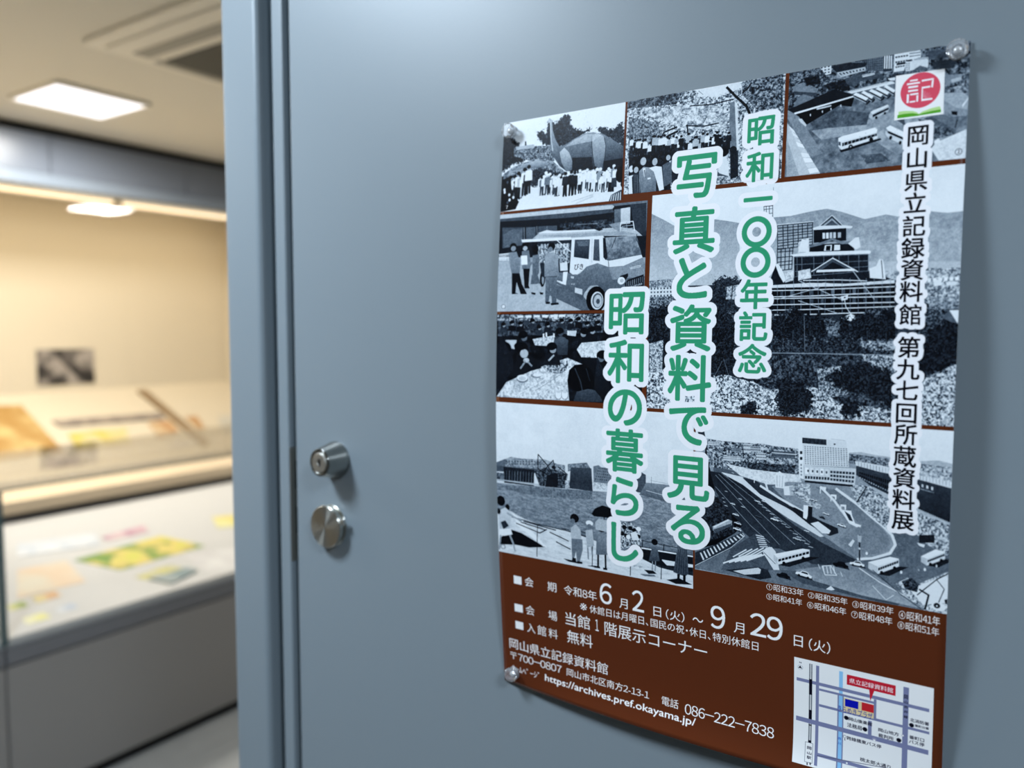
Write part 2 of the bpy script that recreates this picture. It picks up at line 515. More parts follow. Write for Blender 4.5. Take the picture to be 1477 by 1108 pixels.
PRINT_BUSES = """
r 289,0 420,86.3
n 33 48 9 9 288,0 420,0 420,88 288,88
n 50 62 8 187 0.8 1 308.5,50.6 339.5,50.2 367.6,45.0 392.5,43.1 404.8,48.4 404.7,70.8 373.3,78.2 355.6,64.2 330.8,58.5 317.1,59.1
n 24 36 5 198 0.8 1 347.2,75.0 362.5,75.7 369.2,82.3 352.0,82.6
n 26 36 5 209 0.9 1 304.4,40.2 329.9,36.8 352.4,42.7 350.7,51.8 325.9,50.7 310.7,48.5
n 10 52 2 220 287.5,-2.1 348.3,-2.8 420.3,0.0 421.0,28.9 391.7,23.7 370.8,20.0 336.0,22.2 315.5,24.9 289.5,30.6
p 44 291.1,12.2 300.7,9.6 312.9,17.4 311.6,20.3 293.1,16.0
p 26 293.1,16.0 311.6,20.3 311.3,23.0 293.3,18.7
p 40 296.4,22.4 300.9,19.5 315.0,26.2 293.1,28.9
p 20 287.1,30.2 293.1,28.9 314.5,27.1 315.8,29.8 293.3,33.6
p 75 312.6,-0.6 321.9,-1.3 322.2,6.6 318.2,7.1
w 20 3 3 0.5 0.4 313.2,-0.5 321.4,-0.8 321.7,6.3 313.5,6.0
p 18 321.7,1.1 333.9,0.1 347.4,2.7 347.8,5.8 326.3,6.4
p 62 326.3,6.4 347.8,5.9 347.9,8.9 329.9,11.0
w 15 8 1 0.4 0.6 326.8,6.8 347.6,6.7 347.7,8.4 329.8,9.8
f 6 20 1.2 1 231 300.5,6.4 312.3,6.1 315.0,13.8 303.2,13.0
f 6 20 1.2 1 242 326.6,13.4 335.7,13.8 337.2,23.6 318.7,18.1 318.6,14.4
p 30 332.8,13.3 344.4,10.0 359.9,13.6 362.2,16.7 344.7,16.6 340.4,20.0 334.7,17.2
p 80 345.6,11.8 354.4,11.7 355.0,13.2 346.2,13.8
w 20 8 1 0.5 0.6 345.8,11.8 354.4,12.0 354.6,12.9 346.1,13.3
p 38 348.4,0.1 360.5,-0.7 361.1,11.9 348.8,8.8
k 25 0.36 8 6 0 348.4,0.1 360.5,-0.7 361.1,11.3 348.8,8.5
p 22 360.5,-0.7 366.8,-0.2 367.3,12.4 361.1,12.2
p 85 361.2,-0.3 362.1,-0.4 362.3,9.8 361.4,10.0
p 85 362.8,-0.0 363.7,-0.1 363.9,10.1 363.0,10.3
p 85 364.4,0.3 365.3,0.2 365.5,10.4 364.7,10.6
p 85 365.9,0.6 366.8,0.5 367.0,10.6 366.2,10.8
p 80 368.3,-0.7 386.6,0.5 387.0,5.8 377.6,6.3 375.8,14.0 368.4,13.8
w 15 5 3 0.7 0.3 368.9,0.6 378.4,0.9 377.8,12.1 369.4,12.2
p 15 370.3,7.2 376.8,7.3 376.6,9.0 370.3,8.9
w 20 6 2 0.7 0.4 378.9,0.5 386.4,0.9 386.6,5.1 379.1,4.8
p 76 376.6,7.5 381.3,7.7 381.0,14.9 376.7,14.7
w 25 2 4 0.5 0.5 376.8,8.2 379.7,8.3 380.0,14.2 377.1,14.2
p 72 381.2,5.8 392.2,6.8 392.3,14.2 389.8,15.6 381.0,14.9
w 20 9 1 0.4 0.6 382.2,6.0 391.8,6.9 391.8,8.3 382.3,7.4
p 34 381.6,15.0 386.6,12.1 391.3,14.3 393.4,17.2
p 24 395.2,11.9 399.2,10.6 411.7,13.0 409.4,18.5 395.4,15.1
p 50 392.3,15.3 403.5,19.1 404.7,23.8 391.5,20.3
p 30 391.8,2.2 403.9,2.8 405.1,9.3 392.0,8.4
p 46 404.7,22.6 415.5,23.7 413.9,30.9 404.0,30.9
p 60 407.8,26.5 414.6,25.5 415.2,27.8 408.9,29.2
n 8 60 1.5 253 405.0,29.4 420.1,28.7 420.1,39.7 404.2,34.9
p 80 334.9,23.3 364.4,20.3 368.2,20.9 369.9,22.7 338.4,25.3
k 45 0.24 18 1 0 337.1,21.8 363.9,19.7 364.7,21.0 337.8,23.7
p 13 289.5,30.6 325.5,19.5 340.9,27.1 294.8,34.8
p 88 294.3,33.8 340.7,27.1 341.1,28.2 294.6,35.4
p 8 295.2,35.5 340.8,28.4 338.9,35.8 329.7,33.2 304.7,45.2 297.2,39.2
p 70 311.8,33.0 323.4,31.9 323.5,33.2 312.2,34.3
p 80 306.9,36.9 307.8,36.6 307.8,38.8 307.2,38.7
p 80 316.2,35.7 317.2,35.3 317.1,37.5 316.6,37.4
p 80 322.8,34.5 323.7,34.2 323.7,36.3 323.1,36.2
p 80 330.2,33.0 331.1,32.7 331.1,34.8 330.5,34.7
p 46 288.6,30.4 298.3,37.5 318.5,70.2 309.7,72.2 289.3,38.0
p 66 289.2,41.7 317.1,85.8 316.5,87.0 290.3,86.6
w 88 1 9 0.8 0.85 289.9,43.0 295.2,48.8 317.3,84.9 308.3,86.1
p 55 288.8,52.8 300.5,85.8 290.3,86.6
p 72 297.8,39.2 300.8,39.7 304.7,45.2 304.1,46.6 299.8,42.6
p 8 362.4,26.5 369.5,33.0 371.2,31.7 371.3,30.3 363.6,24.3
p 56 362.0,24.5 369.1,30.4 369.3,32.5 362.4,26.5
p 14 362.3,24.6 369.1,30.1 369.2,31.2 362.4,25.4
p 88 361.9,24.1 363.5,22.7 370.3,28.0 369.1,29.9
p 30 369.2,30.2 370.3,28.3 370.5,30.6 369.5,32.3
p 8 356.5,27.1 365.1,33.9 367.2,32.6 367.3,31.2 358.0,25.0
p 56 356.0,25.2 364.6,31.3 364.9,33.4 356.5,27.1
p 14 356.4,25.2 364.6,31.0 364.8,32.1 356.6,26.1
p 88 356.0,24.7 357.9,23.4 366.1,28.9 364.7,30.8
p 30 364.8,31.1 366.2,29.2 366.4,31.5 365.1,33.2
p 8 351.7,27.9 360.5,34.8 362.7,33.5 362.8,32.1 353.2,25.8
p 56 351.2,26.0 360.0,32.1 360.3,34.3 351.7,27.9
p 14 351.6,26.0 360.0,31.9 360.2,33.0 351.7,26.9
p 88 351.2,25.5 353.1,24.2 361.5,29.8 360.1,31.7
p 30 360.2,31.9 361.6,30.1 361.8,32.4 360.5,34.1
p 8 346.1,28.4 354.0,35.1 355.8,33.8 355.9,32.4 347.5,26.3
p 56 345.7,26.5 353.5,32.5 353.8,34.6 346.1,28.4
p 14 346.1,26.5 353.5,32.2 353.6,33.3 346.2,27.4
p 88 345.7,26.0 347.4,24.6 354.8,30.1 353.6,32.0
p 30 353.7,32.3 354.9,30.4 355.1,32.7 353.9,34.4
p 8 340.1,28.9 350.0,35.9 352.3,34.6 352.5,33.3 341.8,26.8
p 56 339.6,26.9 349.4,33.2 349.7,35.4 340.1,28.9
p 14 340.0,27.0 349.4,33.0 349.6,34.1 340.2,27.8
p 88 339.6,26.4 341.8,25.1 351.1,30.9 349.5,32.8
p 30 349.6,33.0 351.2,31.2 351.4,33.6 349.9,35.2
p 82 364.5,17.8 369.7,18.1 369.8,20.4 365.7,19.7
p 60 352.0,44.4 354.6,41.2 365.4,38.4 366.6,40.8 366.0,43.8 354.9,48.7 352.2,46.4
p 78 353.0,42.2 365.2,38.3 366.1,39.6 354.7,44.2
p 15 354.7,44.7 366.0,40.8 366.1,42.2 355.0,46.6
e 8 0.87 1.06 357.5,47.3
e 8 0.75 0.94 363.6,44.8
p 12 331.3,69.2 340.3,67.6 361.0,63.8 362.1,65.1 338.1,70.3 332.5,71.3
p 94 330.0,59.6 333.1,58.4 356.8,55.0 358.7,56.7 358.4,58.8 332.4,62.6 330.1,61.4
p 80 330.1,61.4 332.4,62.6 358.4,58.8 359.2,63.6 332.7,69.3 330.3,66.3
p 14 333.1,63.9 358.4,59.7 358.6,61.6 333.2,66.5
w 75 9 1 0.12 1 333.1,63.9 358.4,59.7 358.6,61.6 333.2,66.5
e 8 1.57 1.67 339.6,67.6
e 60 0.67 0.72 339.6,67.6
e 8 1.42 1.53 354.5,63.9
p 30 330.3,62.3 331.9,63.0 332.1,66.1 330.4,65.1
p 92 364.9,56.4 367.8,54.8 378.9,62.2 379.1,66.2 366.6,58.8
p 14 366.6,59.0 379.1,66.5 379.2,68.3 366.4,60.8
p 72 364.8,58.5 366.4,60.6 379.2,68.3 379.3,72.0 366.9,64.6 364.6,61.0
e 8 1.07 1.4 368.5,64.4
e 8 0.95 1.39 375.5,69.2
p 30 369.9,47.6 377.4,51.1 378.7,57.0 371.0,50.1
p 56 404.0,36.0 416.1,37.1 420.6,41.5 419.5,50.7 412.6,48.3 404.0,41.6
p 48 403.5,41.7 412.7,48.5 419.5,50.7 419.5,55.1 410.9,54.4 403.8,48.3
p 10 409.3,50.2 413.2,51.1 413.2,53.9 409.7,52.7
p 82 416.0,46.8 419.7,41.9 420.0,42.8 416.5,48.6
p 40 394.9,51.4 403.9,51.6 417.0,60.3 412.4,65.2 402.2,58.1
p 34 390.9,53.1 395.9,52.1 413.3,65.3 412.4,66.3
l 8 0.52 413.5,57.0 412.3,62.9
n 15 50 1.6 264 386.8,52.5 403.2,59.4 413.4,67.5 397.7,69.9
p 80 399.8,72.4 419.6,65.1 420.2,86.7 402.3,86.0 396.9,76.6
n 68 86 1.2 275 398.9,74.5 419.7,66.2 420.2,86.7 403.3,86.1
p 88 398.7,71.1 401.7,69.3 402.8,71.9 399.0,73.4
e 75 0.22 0.24 359.8,54.4
e 75 0.22 0.24 355.6,70.8
e 20 0.21 0.23 387.7,60.5
e 20 0.21 0.23 367.5,79.5
e 75 0.22 0.24 354.6,78.6
e 75 0.21 0.23 388.4,72.1
e 75 0.21 0.23 365.9,81.5
e 20 0.22 0.23 360.5,78.2
e 20 0.22 0.24 348.6,63.1
e 20 0.21 0.23 377.5,57.6
e 20 0.22 0.24 350.3,58.4
e 75 0.21 0.23 377.6,74.1
e 20 0.21 0.23 372.8,58.9
e 75 0.21 0.23 383.9,63.4
e 20 0.21 0.23 371.6,60.7
e 20 0.21 0.23 387.8,67.2
e 75 0.21 0.23 383.3,69.1
e 20 0.21 0.23 386.9,78.4
e 75 0.2 0.23 392.4,75.5
e 75 0.21 0.23 371.0,68.4
e 75 0.2 0.23 394.2,84.1
e 75 0.21 0.23 389.8,81.0
e 20 0.21 0.23 373.3,61.7
e 20 0.22 0.24 346.1,60.5
e 75 0.22 0.24 350.5,78.7
e 75 0.22 0.24 351.1,58.8
e 84 2.54 2.68 415.2,81.1
e 10 2.35 2.56 415.2,81.1
e 84 1.96 2.12 415.2,81.1
"""
PRINT_VAN = """
r 0,94.5 165.8,194.5
h 40 62 0,94 166,94 166,195 0,195
p 14 -2.9,97.3 164.5,96.6 166.6,146.6 -1.1,138.2
p 66 -0.7,94.5 129.7,95.3 131.8,97.2 129.9,99.2 -0.5,98.6
p 30 -0.5,98.6 129.9,99.2 132.1,102.5 80.9,103.8 -0.3,101.3
p 30 3.5,107.8 29.3,109.3 30.1,127.4 4.5,129.2
p 42 0.5 5.1,115.3 16.6,110.3 28.2,111.1 28.9,126.8 5.7,128.5
p 34 32.7,109.5 44.5,110.0 45.0,121.7 33.3,121.9
p 30 47.4,109.6 69.4,110.3 69.8,118.7 47.7,117.7
n 10 34 3 286 72.6,108.7 132.3,108.7 132.7,116.7 72.9,117.0
l 50 0.84 30.4,109.4 31.7,127.5
l 50 0.62 45.8,109.5 46.8,121.8
l 46 0.61 57.8,109.8 58.1,116.9
l 60 0.39 91.8,111.0 114.5,111.8
h 40 34 131.9,99.9 139.8,99.7 140.5,115.5 132.7,115.8
h 72 66 138.6,99.6 148.5,99.0 149.1,114.4 139.3,114.5
p 24 148.4,96.9 164.5,96.9 165.8,125.9 154.3,122.6
w 88 9 1 0.5 1 0.2,134.8 14.2,134.4 14.5,142.4 0.5,141.8
l 80 0.87 0.3,135.5 14.2,135.1
l 80 0.87 0.4,139.1 14.4,139.0
h 56 60 0.5,142.2 61.2,146.9 167.4,167.3 168.4,196.6 2.4,194.7
l 66 0.65 0.4 7.9,188.9 26.3,177.8
l 66 0.64 0.4 22.0,188.0 40.0,177.3
l 66 0.63 0.4 35.7,187.1 53.4,176.9
l 66 0.62 0.4 49.3,186.2 66.6,176.5
l 66 0.61 0.4 62.5,185.3 79.6,176.1
l 66 0.6 0.4 75.6,184.5 92.3,175.7
l 66 0.59 0.4 88.3,183.6 104.8,175.3
l 66 0.58 0.4 100.9,182.8 117.0,174.9
p 20 0.6 68.5,167.6 100.8,179.5 113.6,194.2 101.3,194.9 62.3,178.6
p 20 46.9,124.6 88.2,125.4 87.5,160.9 53.3,159.7
n 15 75 1.3 297 47.1,128.4 85.2,128.8 84.9,148.0 50.1,146.4
w 60 9 3 0.5 0.7 50.4,126.7 84.1,127.8 83.8,146.1 52.7,144.7
p 62 41.0,121.8 48.4,116.7 81.5,116.7 114.7,116.8 140.5,116.9 154.2,120.0 162.1,126.6 115.0,123.7 88.1,123.7
p 80 46.6,116.5 57.6,114.1 66.4,115.6 114.7,117.2 112.8,118.8 66.5,117.9
p 50 0.7 46.7,119.2 114.9,120.4 142.7,120.9 158.2,125.1 115.0,123.7 88.1,123.4
p 15 111.7,117.0 116.7,115.9 121.2,117.6 116.8,119.1
l 78 0.93 138.8,121.5 139.2,112.8 151.9,112.5 153.9,121.7
l 55 0.74 140.6,119.0 152.6,118.8
l 55 0.74 140.5,116.4 152.1,116.0
l 55 0.55 145.2,112.7 146.2,121.2
p 50 126.6,113.6 138.4,112.2 138.8,121.5 132.8,118.5
p 20 161.9,123.1 165.6,122.5 165.8,126.8 162.1,126.6
p 86 27.5,121.7 86.0,122.8 87.4,125.5 28.8,124.5
l 84 0.8 70.1,125.1 86.2,137.1
p 82 86.9,123.6 121.1,123.7 123.2,126.7 128.1,148.2 161.8,143.8 162.9,146.5 144.0,153.4 128.3,153.9 116.1,149.5 103.9,152.5 94.8,159.4 89.6,159.5 85.7,157.2
h 30 20 90.3,125.7 107.0,126.4 106.5,145.4 89.8,142.4
p 42 0.6 92.5,127.5 106.0,127.4 105.6,132.8 94.8,132.1
h 34 28 111.7,126.7 117.0,127.0 118.6,147.8 111.3,146.7
l 55 0.38 109.4,125.8 110.0,149.2
h 55 35 121.1,125.8 156.0,125.8 162.0,144.0 126.9,147.8 122.3,144.4
n 26 60 7 308 0.5 1 123.2,126.7 155.6,126.7 160.8,142.9 126.4,146.7
p 16 121.1,125.8 123.6,126.0 126.7,144.6 125.0,147.2 122.3,144.4
l 20 0.56 135.0,125.7 130.7,136.0
l 20 0.55 156.3,124.4 156.1,128.8 160.7,139.4
l 20 0.56 127.7,148.2 128.7,155.4
h 44 30 89.6,159.5 94.8,159.4 103.9,152.5 116.1,149.5 128.3,153.9 144.0,153.4 162.9,147.1 165.3,151.7 166.2,174.2 144.9,176.7 125.2,178.3 116.9,170.6 108.7,171.1 102.8,177.8 100.9,185.0 88.1,175.6 70.7,167.7 72.4,156.7 83.2,157.1
p 48 128.3,154.3 144.0,153.7 162.9,147.8 165.0,151.7 165.8,163.8 132.7,166.1
l 72 0.77 103.9,152.5 97.9,157.7 93.8,159.7
l 75 0.55 150.3,155.6 160.9,153.6 160.9,155.0 150.7,156.6
p 12 140.5,162.9 148.5,160.6 149.0,163.2 142.7,170.9
e 84 3.89 3.51 142.0,167.2
e 62 1.95 1.76 142.6,167.2
p 14 145.8,170.1 148.4,166.7 164.6,162.1 165.0,174.1 147.1,175.7
w 55 9 1 0.25 1 146.9,168.7 164.3,163.8 164.5,169.0 147.1,173.3
w 70 9 1 0.5 0.7 149.0,172.8 163.7,169.3 163.8,172.0 149.0,174.6
p 22 125.2,178.3 166.2,174.5 166.3,177.6 125.2,180.1
e 6 10.54 12.55 115.7,184.2
e 72 6.68 8.6 117.0,185.3
e 30 5.46 7.17 117.4,185.3
e 62 4.44 6.09 117.8,185.7
e 30 2.02 2.51 118.0,186.0
e 6 3.1 7.87 54.7,162.5
e 50 1.55 4.87 55.2,163.1
p 84 78.4,156.5 83.6,156.4 81.9,169.5 76.7,167.9 71.7,165.5 71.6,164.4 78.1,166.1
p 20 53.5,148.4 71.5,160.3 70.7,167.7 53.3,159.7
p 70 92.2,172.0 100.6,174.1 100.8,179.5 92.3,177.1
p 66 87.1,160.9 90.9,161.4 90.6,163.6 87.2,162.7
w 80 2 1 0.4 1 87.8,167.9 92.0,168.4 92.1,169.5 87.8,169.0
p 78 74.2,147.5 82.8,147.0 83.5,155.3 75.0,155.3
e 8 4.19 3.08 17.9,127.6
e 50 3.03 2.69 18.2,130.2
h 48 40 12.5,134.1 22.3,133.6 27.4,145.4 26.9,155.8 17.1,156.0 13.9,144.7
p 10 17.4,155.4 26.9,155.8 30.0,166.4 35.8,175.7 36.8,177.1 29.0,177.1 23.5,164.3 22.5,175.4 26.2,176.6 17.9,176.8
e 8 4.11 3.04 32.6,127.7
e 60 2.74 2.28 32.7,130.8
p 40 28.7,133.6 37.2,132.9 40.0,145.9 39.2,155.4 29.9,151.2
p 88 27.6,138.1 35.3,138.1 36.2,147.3 28.8,147.3
p 10 31.1,151.2 39.0,151.6 38.3,168.6 39.8,171.4 33.4,171.3
e 8 3.81 4.53 45.0,132.6
h 42 34 41.9,138.5 49.3,137.7 50.4,155.8 48.3,159.5 42.5,159.3
l 42 2.5 36.7,149.2 46.6,142.5
p 36 41.6,158.3 48.7,158.0 52.2,167.1 40.5,167.5
l 60 1.65 44.6,167.8 44.0,175.3
l 60 1.64 49.5,167.0 54.3,175.6
p 8 41.7,175.3 47.2,176.4 46.3,178.2 42.2,177.2
p 8 51.6,175.5 56.1,176.2 55.7,178.1 52.6,178.0
e 10 4.36 3.72 64.0,130.7
e 45 2.62 2.61 62.8,133.6
h 54 44 57.5,137.0 67.3,136.5 71.8,141.9 73.9,160.4 56.8,160.5 56.3,146.7
h 40 34 58.2,160.6 71.3,161.1 71.7,187.2 66.5,187.1 64.7,171.2 62.6,186.1 58.6,186.0
p 8 59.0,185.6 64.3,185.4 63.9,187.6 59.5,187.5
p 8 64.8,187.0 73.9,186.3 74.8,188.1 65.9,188.9
l 50 2.02 65.2,139.7 72.3,141.9
e 75 3.55 2.71 7.9,189.3
e 12 3.07 2.33 7.9,189.3
e 70 2.6 1.94 7.9,189.3
"""
PRINT_LUNCH = """
r 0,197.4 165.8,283
n 6 16 6 3 0,197 166,197 166,284 0,284
n 10 70 1.6 319 0.5,197.8 123.8,197.9 124.0,205.0 0.7,204.4
w 75 7 1 0.7 0.7 24.6,198.4 93.0,197.6 93.1,200.9 24.7,201.6
n 8 40 2 330 1.2,206.3 126.0,205.0 126.3,215.7 1.6,220.0
w 30 5 1 0.8 0.8 1.2,203.4 40.7,202.7 40.9,209.3 1.3,210.2
p 80 68.4,198.1 73.8,198.1 73.1,202.9 69.6,202.9
e 8 3.07 2.4 8.4,207.7
e 55 1.9 1.64 9.1,208.9
e 7 2.92 1.77 8.1,207.4
p 22 3.7,216.4 4.5,211.1 8.5,210.6 12.8,211.3 13.5,216.4
e 8 3.03 2.38 19.0,205.8
e 55 1.88 1.63 19.6,207.0
e 7 2.88 1.75 18.7,205.5
p 10 14.3,214.4 15.1,209.2 19.0,208.7 23.3,209.4 24.0,214.4
e 8 2.98 2.36 29.4,206.8
e 55 1.85 1.61 30.1,208.0
e 7 2.84 1.74 29.1,206.5
p 10 24.8,215.4 25.6,210.1 29.5,209.6 33.7,210.4 34.4,215.3
e 8 2.92 2.34 44.2,204.0
e 55 1.81 1.6 44.8,205.2
e 7 2.78 1.72 43.9,203.8
p 22 39.7,212.5 40.4,207.3 44.2,206.8 48.4,207.6 49.1,212.5
e 8 2.78 2.28 78.3,204.2
e 55 1.73 1.56 78.9,205.4
e 7 2.65 1.68 78.0,204.0
p 22 74.0,212.5 74.7,207.4 78.4,207.0 82.3,207.7 83.0,212.5
e 8 2.74 2.26 88.5,204.3
e 55 1.7 1.55 89.1,205.4
e 7 2.61 1.67 88.3,204.0
p 16 84.3,212.5 85.0,207.5 88.6,207.0 92.5,207.7 93.1,212.5
e 8 2.71 2.25 97.3,202.8
e 55 1.68 1.54 97.9,204.0
e 7 2.57 1.66 97.0,202.6
p 10 93.2,211.0 93.9,206.0 97.4,205.6 101.2,206.3 101.9,211.0
e 8 2.67 2.23 106.8,207.1
e 55 1.66 1.53 107.4,208.2
e 7 2.54 1.65 106.5,206.8
p 22 102.7,215.2 103.4,210.2 106.9,209.8 110.6,210.5 111.3,215.2
e 8 2.85 2.31 62.1,207.8
e 55 1.77 1.58 62.7,209.1
e 7 2.71 1.7 61.8,207.6
p 16 57.7,216.2 58.4,211.1 62.2,210.6 66.2,211.4 66.9,216.2
e 8 2.89 2.32 52.2,210.6
e 55 1.79 1.59 52.8,211.9
e 7 2.75 1.71 51.9,210.4
p 22 47.7,219.1 48.5,213.9 52.3,213.4 56.3,214.2 57.0,219.0
e 8 2.63 2.21 118.4,206.2
e 55 1.63 1.51 119.0,207.4
e 7 2.5 1.63 118.1,206.0
p 10 114.4,214.3 115.1,209.3 118.5,208.9 122.2,209.6 122.8,214.2
e 8 2.59 2.2 128.1,208.0
e 55 1.6 1.5 128.7,209.2
e 7 2.46 1.62 127.9,207.8
p 10 124.2,216.0 124.8,211.2 128.2,210.7 131.8,211.4 132.5,216.0
e 8 2.57 2.19 134.2,213.4
e 55 1.59 1.5 134.8,214.5
e 7 2.44 1.61 134.0,213.1
p 16 130.3,221.3 131.0,216.5 134.3,216.0 137.9,216.7 138.6,221.3
p 74 44.6,222.6 70.0,218.7 74.0,223.3 63.7,229.4 47.7,228.8
n 45 90 1.2 341 44.6,222.6 70.0,218.7 74.0,223.3 63.7,229.4 47.7,228.8
p 66 11.2,223.8 25.2,223.7 24.2,233.3 13.7,231.5
p 70 85.0,214.0 95.5,214.0 94.6,219.5 85.1,218.6
p 88 56.8,216.9 58.3,216.9 58.7,221.0 56.7,221.0
p 88 60.1,215.9 61.6,215.9 62.0,220.0 60.0,220.0
p 88 68.9,216.8 70.4,216.8 70.7,220.9 68.8,220.9
p 88 85.0,214.0 86.5,214.0 86.8,218.1 84.9,218.1
p 88 116.4,222.1 117.8,222.0 118.1,226.0 116.3,226.0
p 88 110.3,223.0 111.7,223.0 112.0,227.0 110.2,227.0
e 8 4.08 3.42 112.1,213.1
e 55 2.53 2.34 113.0,214.9
e 7 3.88 2.52 111.7,212.7
p 12 105.8,225.6 106.9,218.0 112.2,217.2 117.9,218.3 118.9,225.4
e 8 4.96 4.13 103.9,215.1
e 50 3.08 2.83 103.0,217.3
e 7 4.7 3.05 104.4,214.6
p 12 96.3,230.2 97.6,221.0 104.0,220.1 111.0,221.3 112.2,230.0
e 8 5.94 4.71 33.2,219.0
e 40 3.68 3.22 34.4,221.4
e 7 5.65 3.47 32.6,218.5
p 16 23.9,236.2 25.5,225.7 33.3,224.7 41.6,226.1 43.0,235.9
e 8 4.73 3.87 76.4,214.9
e 30 2.93 2.64 77.4,216.9
e 7 4.49 2.85 75.9,214.5
p 26 69.1,229.0 70.4,220.4 76.5,219.5 83.2,220.7 84.3,228.8
h 34 22 70.1,223.3 78.7,219.6 86.3,223.2 85.5,237.9 74.8,238.1
p 76 96.0,232.3 101.1,225.8 124.5,223.8 134.5,222.8 138.6,229.8 124.9,239.9 101.4,239.8
n 55 92 1.5 352 96.4,232.2 101.1,225.8 124.5,223.8 136.5,222.8 124.9,239.9 101.4,239.8
e 8 6.02 5.11 123.9,237.7
e 40 3.74 3.5 122.7,240.4
e 7 5.72 3.76 124.4,237.1
p 10 114.5,256.5 116.1,245.1 124.0,243.8 132.4,245.2 133.8,255.9
p 10 102.4,241.3 110.7,239.3 127.3,256.8 135.4,267.3 119.4,271.5 110.9,251.9
e 8 9.45 7.38 9.4,232.6
e 10 5.85 5.05 11.4,236.4
e 7 8.99 5.44 8.5,231.8
p 8 -5.6,259.9 -2.8,243.3 9.6,241.5 22.8,243.5 24.8,258.9
p 14 0.5,227.8 8.8,223.8 20.9,241.1 23.4,254.5 9.4,266.6 1.1,272.9
p 80 1.1,282.7 13.0,267.5 50.8,251.8 70.6,245.7 85.6,240.7 102.5,246.4 94.3,252.4 85.9,261.9 88.3,282.5 42.1,284.5
n 48 92 2.2 363 0.9 1 1.1,282.7 13.0,267.5 50.8,251.8 70.6,245.7 85.6,240.7 102.5,246.4 94.3,252.4 85.9,261.9 88.3,282.5 42.1,284.5
n 15 80 1.4 374 57.5,249.8 70.6,243.8 85.6,243.5 87.9,250.8 77.3,256.7 62.0,255.3
l 50 0.62 48.8,274.7 79.4,256.6
l 92 0.64 23.6,281.6 70.8,256.9
e 40 6.88 3.84 32.8,263.5
e 88 6.42 3.26 32.7,262.3
e 66 4.59 2.11 32.8,262.7
e 45 6.27 2.28 49.1,259.5
e 85 4.92 1.71 50.4,258.7
e 8 6.1 4.96 67.7,230.4
e 50 3.78 3.39 68.9,233.0
e 7 5.8 3.66 67.0,229.9
p 14 58.1,248.7 59.8,237.6 67.8,236.4 76.3,237.8 77.7,248.2
p 14 50.8,251.8 63.9,238.3 74.8,240.0 70.6,245.7 55.7,249.8
l 60 1.83 64.0,244.0 70.4,238.2
p 12 20.0,262.4 21.0,250.7 27.9,241.9 41.6,238.8 55.6,247.5 55.7,251.7 37.3,256.4
e 8 8.26 6.12 31.1,231.7
e 60 5.02 4.58 34.7,237.4
e 7 7.81 4.21 30.0,229.8
e 66 3.64 2.48 37.5,244.2
l 50 1.9 30.3,252.8 35.3,246.5
l 48 1.87 44.5,250.1 39.4,245.7
l 30 0.42 34.8,243.7 37.6,246.9
p 85 82.4,241.7 84.3,241.6 84.4,247.2 82.5,247.2
p 85 88.2,243.4 90.1,243.4 90.2,248.9 88.3,248.9
p 85 85.3,249.0 87.2,249.0 87.3,254.5 85.4,254.5
p 6 86.0,263.8 87.9,252.6 94.2,247.3 104.6,246.3 113.0,251.9 116.2,262.6 115.3,269.9 107.1,271.2 100.9,273.3 92.5,272.7
l 26 1.18 94.2,250.6 100.7,263.2 103.0,272.3
l 20 0.97 106.8,250.2 111.1,262.8
h 30 22 92.6,283.8 96.7,273.5 109.1,270.2 119.4,271.5 125.6,282.1
h 18 10 118.8,239.1 135.4,267.3 127.6,282.0 115.3,269.9
e 40 4.11 4.86 75.8,277.6
e 88 3.67 4.48 75.8,277.2
e 70 2.59 1.49 75.8,274.4
e 40 4.06 4.83 83.1,277.2
e 88 3.63 4.46 83.1,276.9
e 70 2.57 1.49 83.1,274.1
"""
